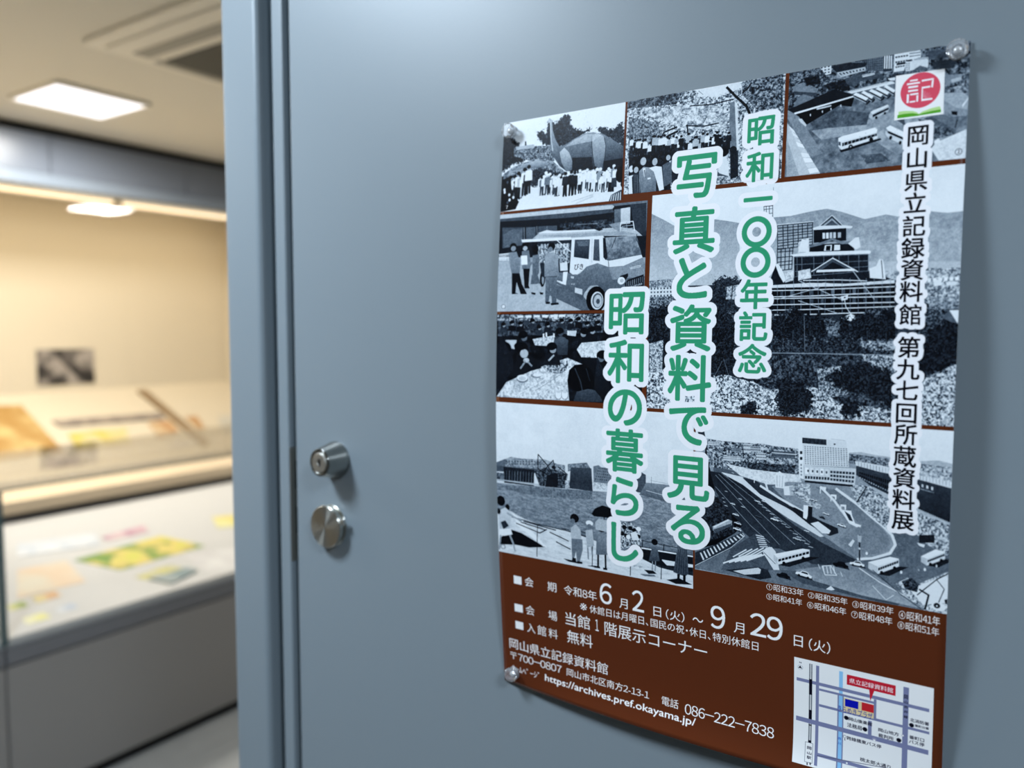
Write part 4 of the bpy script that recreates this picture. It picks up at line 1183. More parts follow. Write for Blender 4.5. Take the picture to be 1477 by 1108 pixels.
PRINT_STATION = """
r 218.6,288.4 420,429.8
h 90 80 218,288 420,288 420,330 218,330
p 50 218,318 420,318 420,430 218,430
h 88 80 216.8,287.0 422.7,289.1 423.7,318.2 347.4,315.0 308.2,313.0 228.0,312.2
h 60 52 347.3,311.1 356.0,309.9 364.6,311.1 378.6,312.2 378.7,318.3 347.5,318.2
p 58 394.9,313.7 410.7,311.4 423.6,313.9 423.8,319.7 395.1,321.2
n 14 72 1.4 1034 227.1,308.8 242.1,310.2 262.7,310.2 279.3,309.7 285.8,310.8 308.1,311.4 308.6,334.1 286.3,335.7 268.1,334.2 230.1,334.6
n 20 60 1.3 1045 347.1,311.9 378.6,313.4 378.8,319.8 347.3,319.8
p 70 261.8,310.8 268.6,310.7 268.7,318.2 262.0,318.4
w 18 5 2 0.5 0.4 261.8,310.8 268.6,310.7 268.7,317.8 262.0,317.7
p 60 267.8,312.3 277.7,312.1 277.8,317.1 267.8,317.4
w 18 7 2 0.5 0.4 267.8,312.3 277.7,312.1 277.8,316.5 267.8,316.7
p 70 276.8,309.1 279.1,309.0 279.3,319.0 277.0,319.1
w 18 2 2 0.5 0.4 276.8,309.1 279.1,309.0 279.3,318.9 277.0,318.4
p 36 285.9,314.9 305.1,314.4 305.2,320.1 286.0,320.7
w 18 15 2 0.5 0.4 285.9,314.9 305.1,314.4 305.2,319.0 286.0,320.1
p 46 250.9,315.5 259.4,315.2 259.4,318.6 250.9,318.9
w 18 6 2 0.5 0.4 250.9,315.5 259.4,315.2 259.4,318.1 250.9,318.2
p 70 229.8,311.2 240.4,311.0 240.4,314.4 229.9,314.7
w 18 7 2 0.5 0.4 229.8,311.2 240.4,311.0 240.4,313.8 229.8,314.0
p 70 272.8,317.8 281.1,317.5 281.2,323.3 273.0,323.6
w 18 6 2 0.5 0.4 272.8,317.8 281.1,317.5 281.2,322.8 272.9,323.0
p 70 244.1,322.9 259.5,322.4 259.6,326.6 244.1,327.2
w 18 11 2 0.5 0.4 244.1,322.9 259.5,322.4 259.6,325.7 244.1,326.5
n 10 40 1.4 1056 263.0,327.1 305.3,325.5 305.4,332.8 268.1,334.2
l 80 0.65 285.9,316.6 306.7,316.4
p 20 218.8,294.7 225.1,296.5 230.3,319.3 223.6,317.8
p 8 228.1,315.7 231.9,334.4 240.2,364.8 235.8,379.4 228.7,387.5 226.6,335.0
h 34 40 235.4,334.1 268.2,335.9 289.7,341.9 379.3,338.1 421.3,360.0 423.5,432.3 217.8,428.8 217.8,381.9 237.5,368.7
n 66 88 1.4 1067 245.9,329.6 268.1,332.5 308.6,333.3 311.9,341.1 283.2,344.3 259.8,339.3
p 78 242.5,337.7 261.5,340.0 283.4,354.4 312.4,368.9 331.1,381.8 326.6,383.3 299.8,370.7 268.4,352.8 251.3,344.5
h 18 24 231.9,337.9 242.5,338.5 261.6,346.8 283.5,361.1 306.2,376.4 328.2,388.0 358.1,399.3 353.9,403.6 320.8,407.3 293.7,398.4 280.6,400.5 263.7,389.4 248.1,370.8 237.4,354.7
p 22 261.5,340.8 273.3,342.1 299.6,359.0 306.0,364.8 296.4,361.1 276.8,353.5
h 20 28 299.6,360.7 306.0,360.7 327.9,371.7 341.5,374.6 341.6,379.4 334.1,382.2 318.7,374.6
l 62 0.67 271.8,359.2 275.8,360.0
l 62 0.67 275.2,361.6 279.2,362.5
l 62 0.67 278.6,364.1 282.5,364.9
l 62 0.66 281.9,366.5 285.8,367.3
l 62 0.66 285.2,368.9 289.1,369.8
l 62 0.66 288.5,371.4 292.4,372.2
l 62 0.66 291.8,373.8 295.7,374.6
l 62 0.66 295.0,376.2 298.9,377.0
l 62 0.65 298.3,378.5 302.1,379.3
l 62 0.65 301.5,380.9 305.4,381.7
l 62 0.65 304.7,383.3 308.6,384.0
l 62 0.65 307.9,385.6 311.7,386.4
l 62 0.64 311.1,388.0 314.9,388.7
l 62 0.64 314.3,390.3 318.1,391.0
l 62 0.64 317.5,392.6 321.2,393.3
l 66 0.44 0.7 237.3,340.8 293.7,395.1
l 66 0.43 0.7 239.9,339.7 306.5,393.0
l 66 0.43 0.7 242.5,338.5 319.0,389.4
l 66 0.44 0.7 237.4,351.2 268.7,381.8 285.5,394.6
l 66 0.44 0.7 233.9,355.1 260.3,386.4
p 6 221.5,377.9 235.8,368.9 248.1,370.8 255.1,376.8 262.0,382.7 255.2,390.7 237.7,403.9 221.5,410.0
n 6 30 1.5 1078 221.4,367.2 241.0,359.5 253.3,377.0 255.2,390.7 221.5,406.4
p 58 235.0,387.5 249.0,379.0 252.7,380.2 252.5,384.1 237.7,393.3 235.5,390.9
p 30 235.9,390.4 252.0,382.4 252.0,384.9 237.7,393.3
p 80 235.9,387.5 249.0,379.4 250.3,379.9 236.8,388.5
h 24 20 218.8,414.1 237.7,403.9 262.0,388.8 263.8,392.0 251.8,405.2 218.7,426.8
p 78 223.3,413.7 224.4,413.0 227.7,419.1 226.2,420.1
p 78 226.4,411.8 227.5,411.0 230.8,416.8 229.3,417.7
p 78 229.5,409.8 230.6,409.1 233.8,414.5 232.4,415.4
p 78 232.5,407.9 233.6,407.2 236.8,412.2 235.4,413.1
p 78 235.6,406.0 236.7,405.3 239.9,409.9 238.4,410.9
p 78 238.6,404.1 239.7,403.4 242.9,407.7 241.5,408.6
p 78 241.6,402.2 242.7,401.5 245.9,405.4 244.4,406.4
p 78 244.6,400.3 245.7,399.6 248.8,403.2 247.4,404.1
p 78 247.6,398.5 248.6,397.8 251.8,401.0 250.4,401.9
p 78 250.5,396.6 251.6,395.9 254.7,398.8 253.3,399.7
p 78 253.5,394.8 254.5,394.1 257.6,396.6 256.3,397.5
p 78 256.4,392.9 257.4,392.2 260.5,394.4 259.2,395.3
p 78 259.3,391.1 260.3,390.4 263.4,392.2 262.1,393.1
l 74 0.55 218.7,426.4 251.8,404.3 263.8,392.0 262.0,389.6
h 28 34 251.8,405.2 273.8,387.9 285.5,396.3 293.9,412.0 289.0,417.9 243.1,426.1
l 84 1.24 244.8,419.6 263.9,409.7
l 84 1.05 253.6,412.4 265.5,403.8
l 84 1.23 250.1,418.1 269.0,408.3
l 84 1.04 258.7,411.0 270.6,402.5
l 84 1.22 255.3,416.7 274.0,406.9
l 84 1.03 263.9,409.7 275.6,401.2
l 84 1.21 260.5,415.3 279.0,405.6
l 84 1.03 269.0,408.3 280.6,399.8
l 84 1.2 265.6,413.9 284.0,404.3
l 84 1.02 274.0,406.9 285.6,398.5
l 78 0.84 273.5,389.6 280.5,390.3
l 78 0.84 274.2,391.6 281.2,391.9
l 78 0.84 274.9,393.6 281.9,393.5
l 78 0.84 275.6,395.5 282.6,395.1
l 78 0.84 276.3,397.5 283.2,396.7
l 78 0.84 277.0,399.4 283.9,398.3
p 80 279.8,404.1 282.3,399.4 287.2,398.1 290.5,401.5 293.9,417.1 289.0,417.9
l 30 0.5 280.7,404.0 290.6,412.5
h 36 30 319.2,407.6 352.4,403.5 364.1,406.3 389.7,420.5 385.8,430.8 313.2,425.4 293.9,417.1 319.3,414.2
h 44 54 350.9,400.5 367.0,407.3 406.2,428.9 358.7,426.6 319.4,420.9 306.7,414.8
p 48 299.3,340.1 349.5,336.6 353.9,341.1 371.5,360.8 380.3,373.6 382.9,381.0 379.2,388.6 355.2,397.4 328.1,381.4 306.0,363.2 286.5,345.6
h 40 46 321.2,341.7 342.3,342.5 364.5,361.8 377.5,374.0 379.1,381.6 372.2,389.0 355.2,395.8 340.2,384.5 357.5,369.1 342.5,355.2
l 82 2 276.6,345.9 293.1,354.9 315.4,365.2 334.1,378.9
l 82 1.87 325.7,341.2 336.5,351.1 350.2,368.5 357.5,369.9
l 82 2.15 337.8,341.4 354.2,352.1 365.9,361.6 373.1,366.8
l 82 2.07 373.1,366.8 380.3,373.6 382.9,381.0 379.2,388.6 366.7,394.6 355.2,397.4
l 82 2.41 353.8,338.0 365.4,342.9 379.6,350.4
l 82 1.49 281.5,343.7 283.3,349.4
l 55 0.3 373.1,368.4 378.9,374.6 380.7,381.3 377.8,387.7 358.1,395.8
p 16 299.6,361.5 306.0,361.2 326.3,369.5 340.0,374.0 340.8,377.9 334.1,381.3 318.7,374.6
p 86 318.7,373.0 324.8,370.5 334.8,376.9 333.3,379.8 328.0,379.8
p 92 313.0,358.2 320.0,358.1 319.3,364.7 317.0,364.2 315.5,370.1 312.7,368.9
p 14 316.6,358.5 320.0,358.9 319.9,369.5 316.4,369.2
p 86 288.8,336.2 292.7,331.7 297.6,335.3 297.0,346.1 289.7,346.1
w 70 3 1 0.3 1 289.5,335.3 296.8,335.4 296.2,345.4 290.0,345.2
p 84 296.1,344.5 304.1,342.8 305.2,350.9 297.1,351.9
p 60 300.9,344.0 305.0,343.2 305.2,350.9 301.9,351.8
p 88 271.5,338.1 276.5,338.0 276.3,342.3 275.3,342.4 274.9,339.7 272.2,339.7 272.0,344.4 271.3,343.8
p 88 325.7,341.2 330.3,341.1 330.1,345.2 329.2,345.3 328.8,342.7 326.4,342.7 326.2,347.2 325.5,346.7
p 88 334.2,346.6 338.6,346.6 338.4,350.6 337.5,350.7 337.2,348.2 334.8,348.1 334.6,352.7 334.0,352.1
p 88 341.8,354.0 346.2,353.9 346.0,357.9 345.1,358.0 344.8,355.5 342.4,355.5 342.2,360.0 341.6,359.5
p 88 351.7,340.6 356.1,340.5 355.9,344.5 355.0,344.6 354.7,342.1 352.4,342.1 352.2,346.5 351.6,346.0
p 88 359.1,346.0 363.4,345.9 363.2,349.9 362.3,350.0 362.0,347.5 359.7,347.5 359.5,351.9 358.9,351.3
n 30 88 1.3 1089 0.8 1 305.6,341.0 318.0,339.6 318.3,351.8 327.6,357.1 324.6,360.7 312.1,354.2 302.6,348.7
p 90 342.6,358.4 350.0,358.2 350.8,362.1 353.1,368.1 357.5,369.1 354.6,371.1 348.7,368.7 345.7,364.4
p 20 344.8,358.9 349.3,361.5 351.6,366.7 348.7,366.3
n 20 90 1.3 1100 0.85 1 348.0,337.0 370.9,336.0 379.4,342.7 380.2,372.0 365.9,361.6 354.2,352.1
n 20 92 1.3 1111 0.85 1 376.8,347.7 398.7,351.0 419.3,360.2 419.7,384.2 404.8,377.5 396.6,369.6 380.1,365.8
l 12 0.75 354.2,350.5 361.0,337.1
l 30 0.87 379.6,350.4 398.9,358.6
p 88 307.3,301.7 311.0,301.6 312.7,336.5 309.0,335.7
w 15 1 2 0.8 0.5 308.8,312.1 311.2,311.9 311.5,321.6 309.0,321.9
w 40 1 4 0.5 0.6 309.0,323.5 311.5,323.2 312.1,334.6 309.2,334.1
p 76 310.7,301.9 344.8,302.1 347.4,322.9 312.2,324.8
w 30 17 10 0.5 0.42 312.1,308.3 346.1,307.6 347.1,322.6 312.8,324.1
p 12 310.7,301.9 329.6,302.0 329.8,306.5 310.8,306.5
w 25 6 3 0.9 0.8 311.0,302.2 329.3,302.4 329.4,306.2 311.1,306.1
e 20 0.74 0.63 336.1,305.3
l 60 0.46 333.1,301.3 344.2,301.7
p 70 312.5,324.8 353.2,323.6 352.1,336.9 313.0,337.1
w 88 5 1 0.6 0.9 312.8,326.4 332.9,325.9 332.8,331.6 312.9,332.0
w 25 5 1 0.35 0.5 314.1,327.2 332.2,327.0 332.3,330.8 314.2,331.1
w 22 8 3 0.75 0.6 333.0,326.7 352.1,325.9 351.5,335.9 333.2,335.8
w 20 9 1 0.7 0.7 313.3,333.1 333.1,332.3 332.9,335.5 313.3,336.4
p 15 313.4,337.4 350.9,337.0 350.7,338.6 313.7,339.0
p 76 351.9,317.5 370.4,319.1 397.9,323.9 420.2,326.7 420.1,331.9 396.7,327.3 370.6,324.5 352.7,322.4
w 50 30 1 0.2 1 353.3,317.9 419.5,326.8 419.7,330.5 353.4,322.3
h 26 16 352.7,321.1 370.6,324.5 396.7,327.3 420.3,331.9 419.9,358.7 398.7,351.0 379.5,343.5 365.3,337.4 352.9,328.6
w 9 26 2 0.6 0.6 355.0,325.3 395.5,333.2 395.9,346.8 355.1,330.0
w 62 24 1 0.5 0.4 355.1,329.2 395.9,345.3 396.0,348.3 355.1,331.2
w 72 3 1 0.4 1 398.8,330.6 408.7,332.4 408.8,335.0 398.8,332.8
w 60 12 1 0.6 0.8 399.3,334.0 408.6,335.9 408.6,337.1 399.3,335.2
p 60 365.3,336.7 379.4,342.7 398.7,350.2 419.9,357.9 419.7,360.2 397.4,352.7 378.1,346.0 365.3,339.0
w 15 16 1 0.6 0.6 398.1,348.1 419.2,355.8 419.3,358.7 398.2,351.1
n 40 85 1.3 1122 397.1,320.2 420.1,323.8 420.2,327.1 397.2,324.0
n 30 80 1.3 1133 397.0,315.3 419.8,315.7 420.1,323.8 397.1,320.7
c 3.43 12 15 253.0,346.9
c 2.77 12 70 247.1,354.5
c 3.4 12 75 259.7,359.8
c 3.72 12 70 262.2,366.4
c 4.46 12 85 253.2,364.9
c 5.82 12 80 255.9,374.1
c 6.49 12 75 257.7,381.6
c 7.53 12 80 257.2,386.9
c 5.63 12 30 275.7,373.1
c 6.8 12 85 289.3,373.8
c 4.3 12 88 275.2,360.1
c 3.94 12 85 280.1,359.2
c 3.35 12 15 267.4,353.9
c 5.38 12 15 303.1,380.2
c 6.92 12 60 308.0,387.8
c 4.34 12 80 315.7,380.0
c 6.79 12 90 342.9,371.2
c 4.03 12 75 313.7,353.2
c 2.8 12 85 310.4,342.9
c 4.58 12 80 321.4,353.0
c 2.4 12 80 252.9,337.5
c 2.41 12 75 248.6,341.3
c 2.44 12 75 244.5,360.8
c 3.12 12 75 247.2,367.4
c 2.43 12 80 245.4,364.2
c 5.12 12 80 330.7,363.2
c 4.54 12 20 327.8,366.8
c 3.53 12 80 388.3,364.7
c 6.59 12 18 404.6,371.5
c 13.14 8 90 313.9,417.7
c 11.87 4 8 342.8,404.3
c 11.02 2 90 355.3,401.4
c 11.28 5 10 297.2,421.6
p 8 0.8 293.1,412.8 318.5,401.4 326.2,400.8 301.9,413.0
p 94 288.9,404.0 312.8,395.4 318.4,395.4 292.2,406.8
p 80 292.2,406.8 318.4,395.4 318.5,401.4 292.2,412.9
w 12 9 1 0.8 1 292.7,408.1 318.1,396.8 318.2,398.8 292.7,410.1
p 66 288.9,404.0 292.2,406.8 292.2,412.9 288.9,408.9
e 6 1.29 1.52 297.6,410.6
e 6 1.25 1.5 313.4,403.7
p 8 0.8 371.2,406.9 385.9,398.0 392.7,397.4 379.0,407.1
p 94 363.6,398.3 379.3,391.3 385.7,391.8 370.4,400.7
p 80 370.4,400.7 385.7,391.8 385.9,398.0 370.5,407.0
w 12 9 1 0.8 1 370.8,402.0 385.5,393.2 385.5,395.2 370.9,404.1
p 66 363.6,398.3 370.4,400.7 370.5,407.0 363.7,403.4
e 6 1.12 1.42 373.6,405.2
e 6 1.1 1.41 382.8,399.8
p 8 0.8 405.9,393.9 417.4,386.7 423.9,386.2 413.2,394.1
p 94 401.1,387.3 410.8,380.2 417.3,381.3 405.1,388.5
p 80 405.1,388.5 417.3,381.3 417.4,386.7 405.3,394.0
w 12 9 1 0.8 1 405.6,389.6 417.0,382.5 417.1,384.3 405.6,391.4
p 66 401.1,387.3 405.1,388.5 405.3,394.0 401.2,391.7
e 6 1.05 1.37 407.7,392.5
e 6 1.04 1.36 415.0,388.2
h 20 16 246.6,425.5 275.8,417.7 284.1,418.8 287.4,425.1 277.5,428.7
p 74 253.6,425.1 275.8,418.2 278.3,419.5 277.5,423.5 264.0,426.8
w 15 1 1 1 1 399.3,370.7 409.8,369.1 410.0,375.2 399.5,376.8
p 84 398.1,377.0 403.5,377.7 402.9,380.1 399.5,379.1
l 84 0.63 328.5,407.6 330.9,414.7 340.0,413.5 335.3,406.1 328.5,407.6
l 84 0.63 329.3,407.8 330.4,413.9
l 84 0.63 332.0,407.4 333.2,413.4
l 84 0.63 334.7,406.9 335.9,412.9
l 84 0.63 337.4,406.4 338.6,412.4
l 78 0.48 325.4,406.5 327.0,410.4
l 78 0.47 342.9,410.0 344.5,413.8
p 80 348.4,386.4 351.7,381.4 353.1,382.8 350.6,388.0
l 12 0.91 356.7,377.1 357.1,397.9
p 60 355.1,377.4 358.4,377.7 357.8,383.3 355.5,382.9
e 70 0.72 0.96 356.9,388.3
l 90 0.61 356.8,404.3 372.8,413.5 389.7,420.5 406.2,428.9
l 84 0.45 367.2,417.2 377.3,426.9 382.8,421.9
l 20 0.75 0.7 366.9,404.2 388.4,420.8 402.2,429.0
n 30 92 1.4 1144 384.0,412.1 392.1,405.9 400.3,409.1 419.8,396.3 420.8,432.1 404.9,430.0 389.7,420.5
p 88 393.7,415.0 417.3,399.8 419.9,400.8 420.5,420.6 403.5,425.6
n 5 40 1.2 1155 388.1,409.8 394.8,405.4 400.3,409.1 399.2,416.3 391.0,415.5
l 8 1.3 400.5,413.7 407.2,417.1 404.9,429.2
l 10 0.72 399.2,418.6 412.2,403.8 419.8,397.8
l 10 0.57 412.2,403.8 417.6,410.4 414.0,421.9
e 90 4.97 3.38 414.1,425.0
e 8 2.23 2.15 413.0,424.3
e 88 0.65 0.62 413.0,424.6
p 12 417.9,418.8 419.8,417.7 419.9,421.5 418.6,421.7
e 90 0.8 1.23 404.0,397.3
e 90 0.82 1.25 387.6,402.4
e 90 0.86 1.27 362.3,391.4
e 90 0.52 1.06 411.9,393.1
p 88 331.8,426.9 335.6,423.2 338.7,425.9 336.4,427.0
l 80 0.43 399.4,397.6 400.1,399.1
"""
PRINT_PHOTOS = [PRINT_DINO, PRINT_CHERRY, PRINT_BUSES, PRINT_VAN, PRINT_LUNCH, PRINT_CASTLE, PRINT_RIVER, PRINT_STATION]
PRINT_TEXT = [
    ('会', 31.7, 470.6, 42.6, 480.9, 0.12, 'w'),
    ('期', 59.7, 470.7, 70.5, 480.9, 0.12, 'w'),
    ('令和8年', 79.3, 470.5, 116.9, 480.8, 0.12, 'w'),
    ('※', 97.7, 485.8, 105.6, 493.0, 0, 'w'),
    ('会', 31.7, 501.5, 42.7, 511.9, 0.12, 'w'),
    ('場', 59.5, 501.6, 70.3, 511.8, 0.12, 'w'),
    ('当館', 79.9, 498.6, 108.5, 512.6, 0.15, 'w'),
    ('1', 114.4, 499.4, 118.2, 511.6, 0.15, 'w'),
    ('階展示コーナー', 124.6, 499.4, 229.6, 513.5, 0.15, 'w'),
    ('無料', 81.3, 517.5, 111.1, 531.4, 0.15, 'w'),
    ('6', 120.2, 460.1, 133.7, 481.6, 0.35, 'w'),
    ('月', 141.4, 472.1, 150.4, 482.3, 0.12, 'w'),
    ('2', 155.2, 460.9, 167.7, 482.1, 0.35, 'w'),
    ('日', 177.1, 473.2, 185.1, 482.8, 0.12, 'w'),
    ('（火）', 189.6, 473.0, 208.1, 483.2, 0.12, 'w'),
    ('〜', 215.8, 475.3, 226.1, 479.6, 0.15, 'w'),
    ('9', 232.9, 460.1, 246.7, 481.9, 0.35, 'w'),
    ('月', 254.2, 471.5, 263.9, 481.6, 0.12, 'w'),
    ('29', 268.8, 459.4, 297.2, 481.0, 0.35, 'w'),
    ('日', 306.2, 472.0, 313.8, 481.9, 0.12, 'w'),
    ('（火）', 318.5, 471.9, 335.9, 482.8, 0.12, 'w'),
    ('休館日は月曜日、国民の祝・休日、特別休館日', 108.4, 485.5, 276.3, 494.2, 0.12, 'w'),
    ('入', 32.3, 521.2, 42.9, 531.3, 0.12, 'w'),
    ('館', 45.4, 520.4, 56.3, 531.4, 0.12, 'w'),
    ('料', 59.2, 520.9, 70.3, 531.3, 0.12, 'w'),
    ('岡山県立記録資料館', 8.6, 542.8, 127.7, 554.7, 0.15, 'w'),
    ('〒700－0807', 9.4, 558.4, 74.2, 566.6, 0.1, 'w'),
    ('岡山市北区南方2-13-1', 80.2, 558.8, 172.3, 567.1, 0.08, 'w'),
    ('電話', 185.1, 559.7, 202.1, 568.4, 0.08, 'w'),
    ('086－222－7838', 208.3, 560.8, 290.6, 570.7, 0.1, 'w'),
    ('ﾎｰﾑﾍﾟｰｼﾞ', 10.9, 572.5, 46.6, 579.7, 0.08, 'w'),
    ('https://archives.pref.okayama.jp/', 53.8, 572.0, 219.7, 581.5, 0.22, 'w'),
    ('①昭和33年', 282.9, 430.5, 313.9, 436.8, 0.06, 'w'),
    ('⑤昭和41年', 282.9, 439.3, 312.9, 445.4, 0.06, 'w'),
    ('②昭和35年', 317.5, 431.4, 348.7, 437.3, 0.06, 'w'),
    ('⑥昭和46年', 316.9, 439.8, 347.8, 446.1, 0.06, 'w'),
    ('③昭和39年', 352.3, 431.9, 382.9, 438.3, 0.06, 'w'),
    ('⑦昭和48年', 351.6, 440.5, 382.2, 447.1, 0.06, 'w'),
    ('④昭和41年', 386.6, 432.9, 415.5, 440.4, 0.06, 'w'),
    ('⑧昭和51年', 386.0, 441.9, 415.1, 448.8, 0.06, 'w'),
    ('7', 6.7, 85.4, 9.3, 88.9, 0.1, 'w'),
    ('2', 414.4, 79.6, 416.0, 82.5, 0.1, 'n'),
    ('3', 6.9, 188.0, 8.9, 190.7, 0.1, 'w'),
    ('1', 4.5, 441.1, 6.9, 444.3, 0.1, 'w'),
    ('5', 414.7, 279.8, 416.3, 282.7, 0.1, 'w'),
    ('びき', 90.7, 149.2, 100.8, 155.1, 0.12, 'n'),
    ('県立記録資料館', 350.9, 498.9, 384.0, 503.5, 0.12, 'w'),
    ('きらめきプラザ', 342.4, 524.8, 369.2, 530.7, 0, 'b'),
    ('岡山後楽館', 351.0, 532.9, 369.0, 536.2, 0.08, 'n'),
    ('法務局', 349.9, 538.3, 361.4, 542.2, 0.05, 'n'),
    ('跨線橋東バス停', 349.8, 550.1, 376.2, 553.4, 0.05, 'n'),
    ('岡山地方', 373.7, 535.8, 388.9, 539.0, 0.05, 'n'),
    ('裁判所', 373.8, 540.4, 385.2, 543.9, 0.05, 'n'),
    ('北消防署', 396.6, 520.6, 410.0, 523.7, 0.05, 'n'),
    ('番町分署', 400.1, 524.9, 410.0, 527.1, 0.05, 'n'),
    ('番町口', 396.4, 535.2, 407.0, 538.3, 0.05, 'n'),
    ('バス停', 396.2, 538.9, 407.2, 542.2, 0.05, 'n'),
    ('桃太郎大通り', 360.5, 565.3, 383.5, 568.7, 0.05, 'n'),
    ('N', 311.1, 494.7, 312.8, 496.1, 0.03, 'n'),
    ('岡', 318.5, 568.3, 322.1, 571.0, 0.05, 'n'),
    ('山', 318.7, 572.8, 322.2, 575.2, 0.05, 'n'),
    ('駅', 318.6, 576.5, 322.2, 579.1, 0.05, 'n'),
    ('西', 342.9, 553.2, 345.5, 555.3, 0.05, 'v'),
    ('川', 343.0, 557.3, 345.5, 559.6, 0.05, 'v'),
    ('岡', 391.8, 502.2, 394.8, 505.9, 0.05, 'n'),
    ('山', 391.9, 507.1, 394.9, 509.5, 0.05, 'n'),
    ('吉', 391.9, 511.3, 395.0, 513.5, 0.05, 'n'),
    ('井', 392.0, 515.3, 395.0, 517.6, 0.05, 'n'),
    ('線', 392.0, 519.5, 395.0, 522.1, 0.05, 'n'),
]
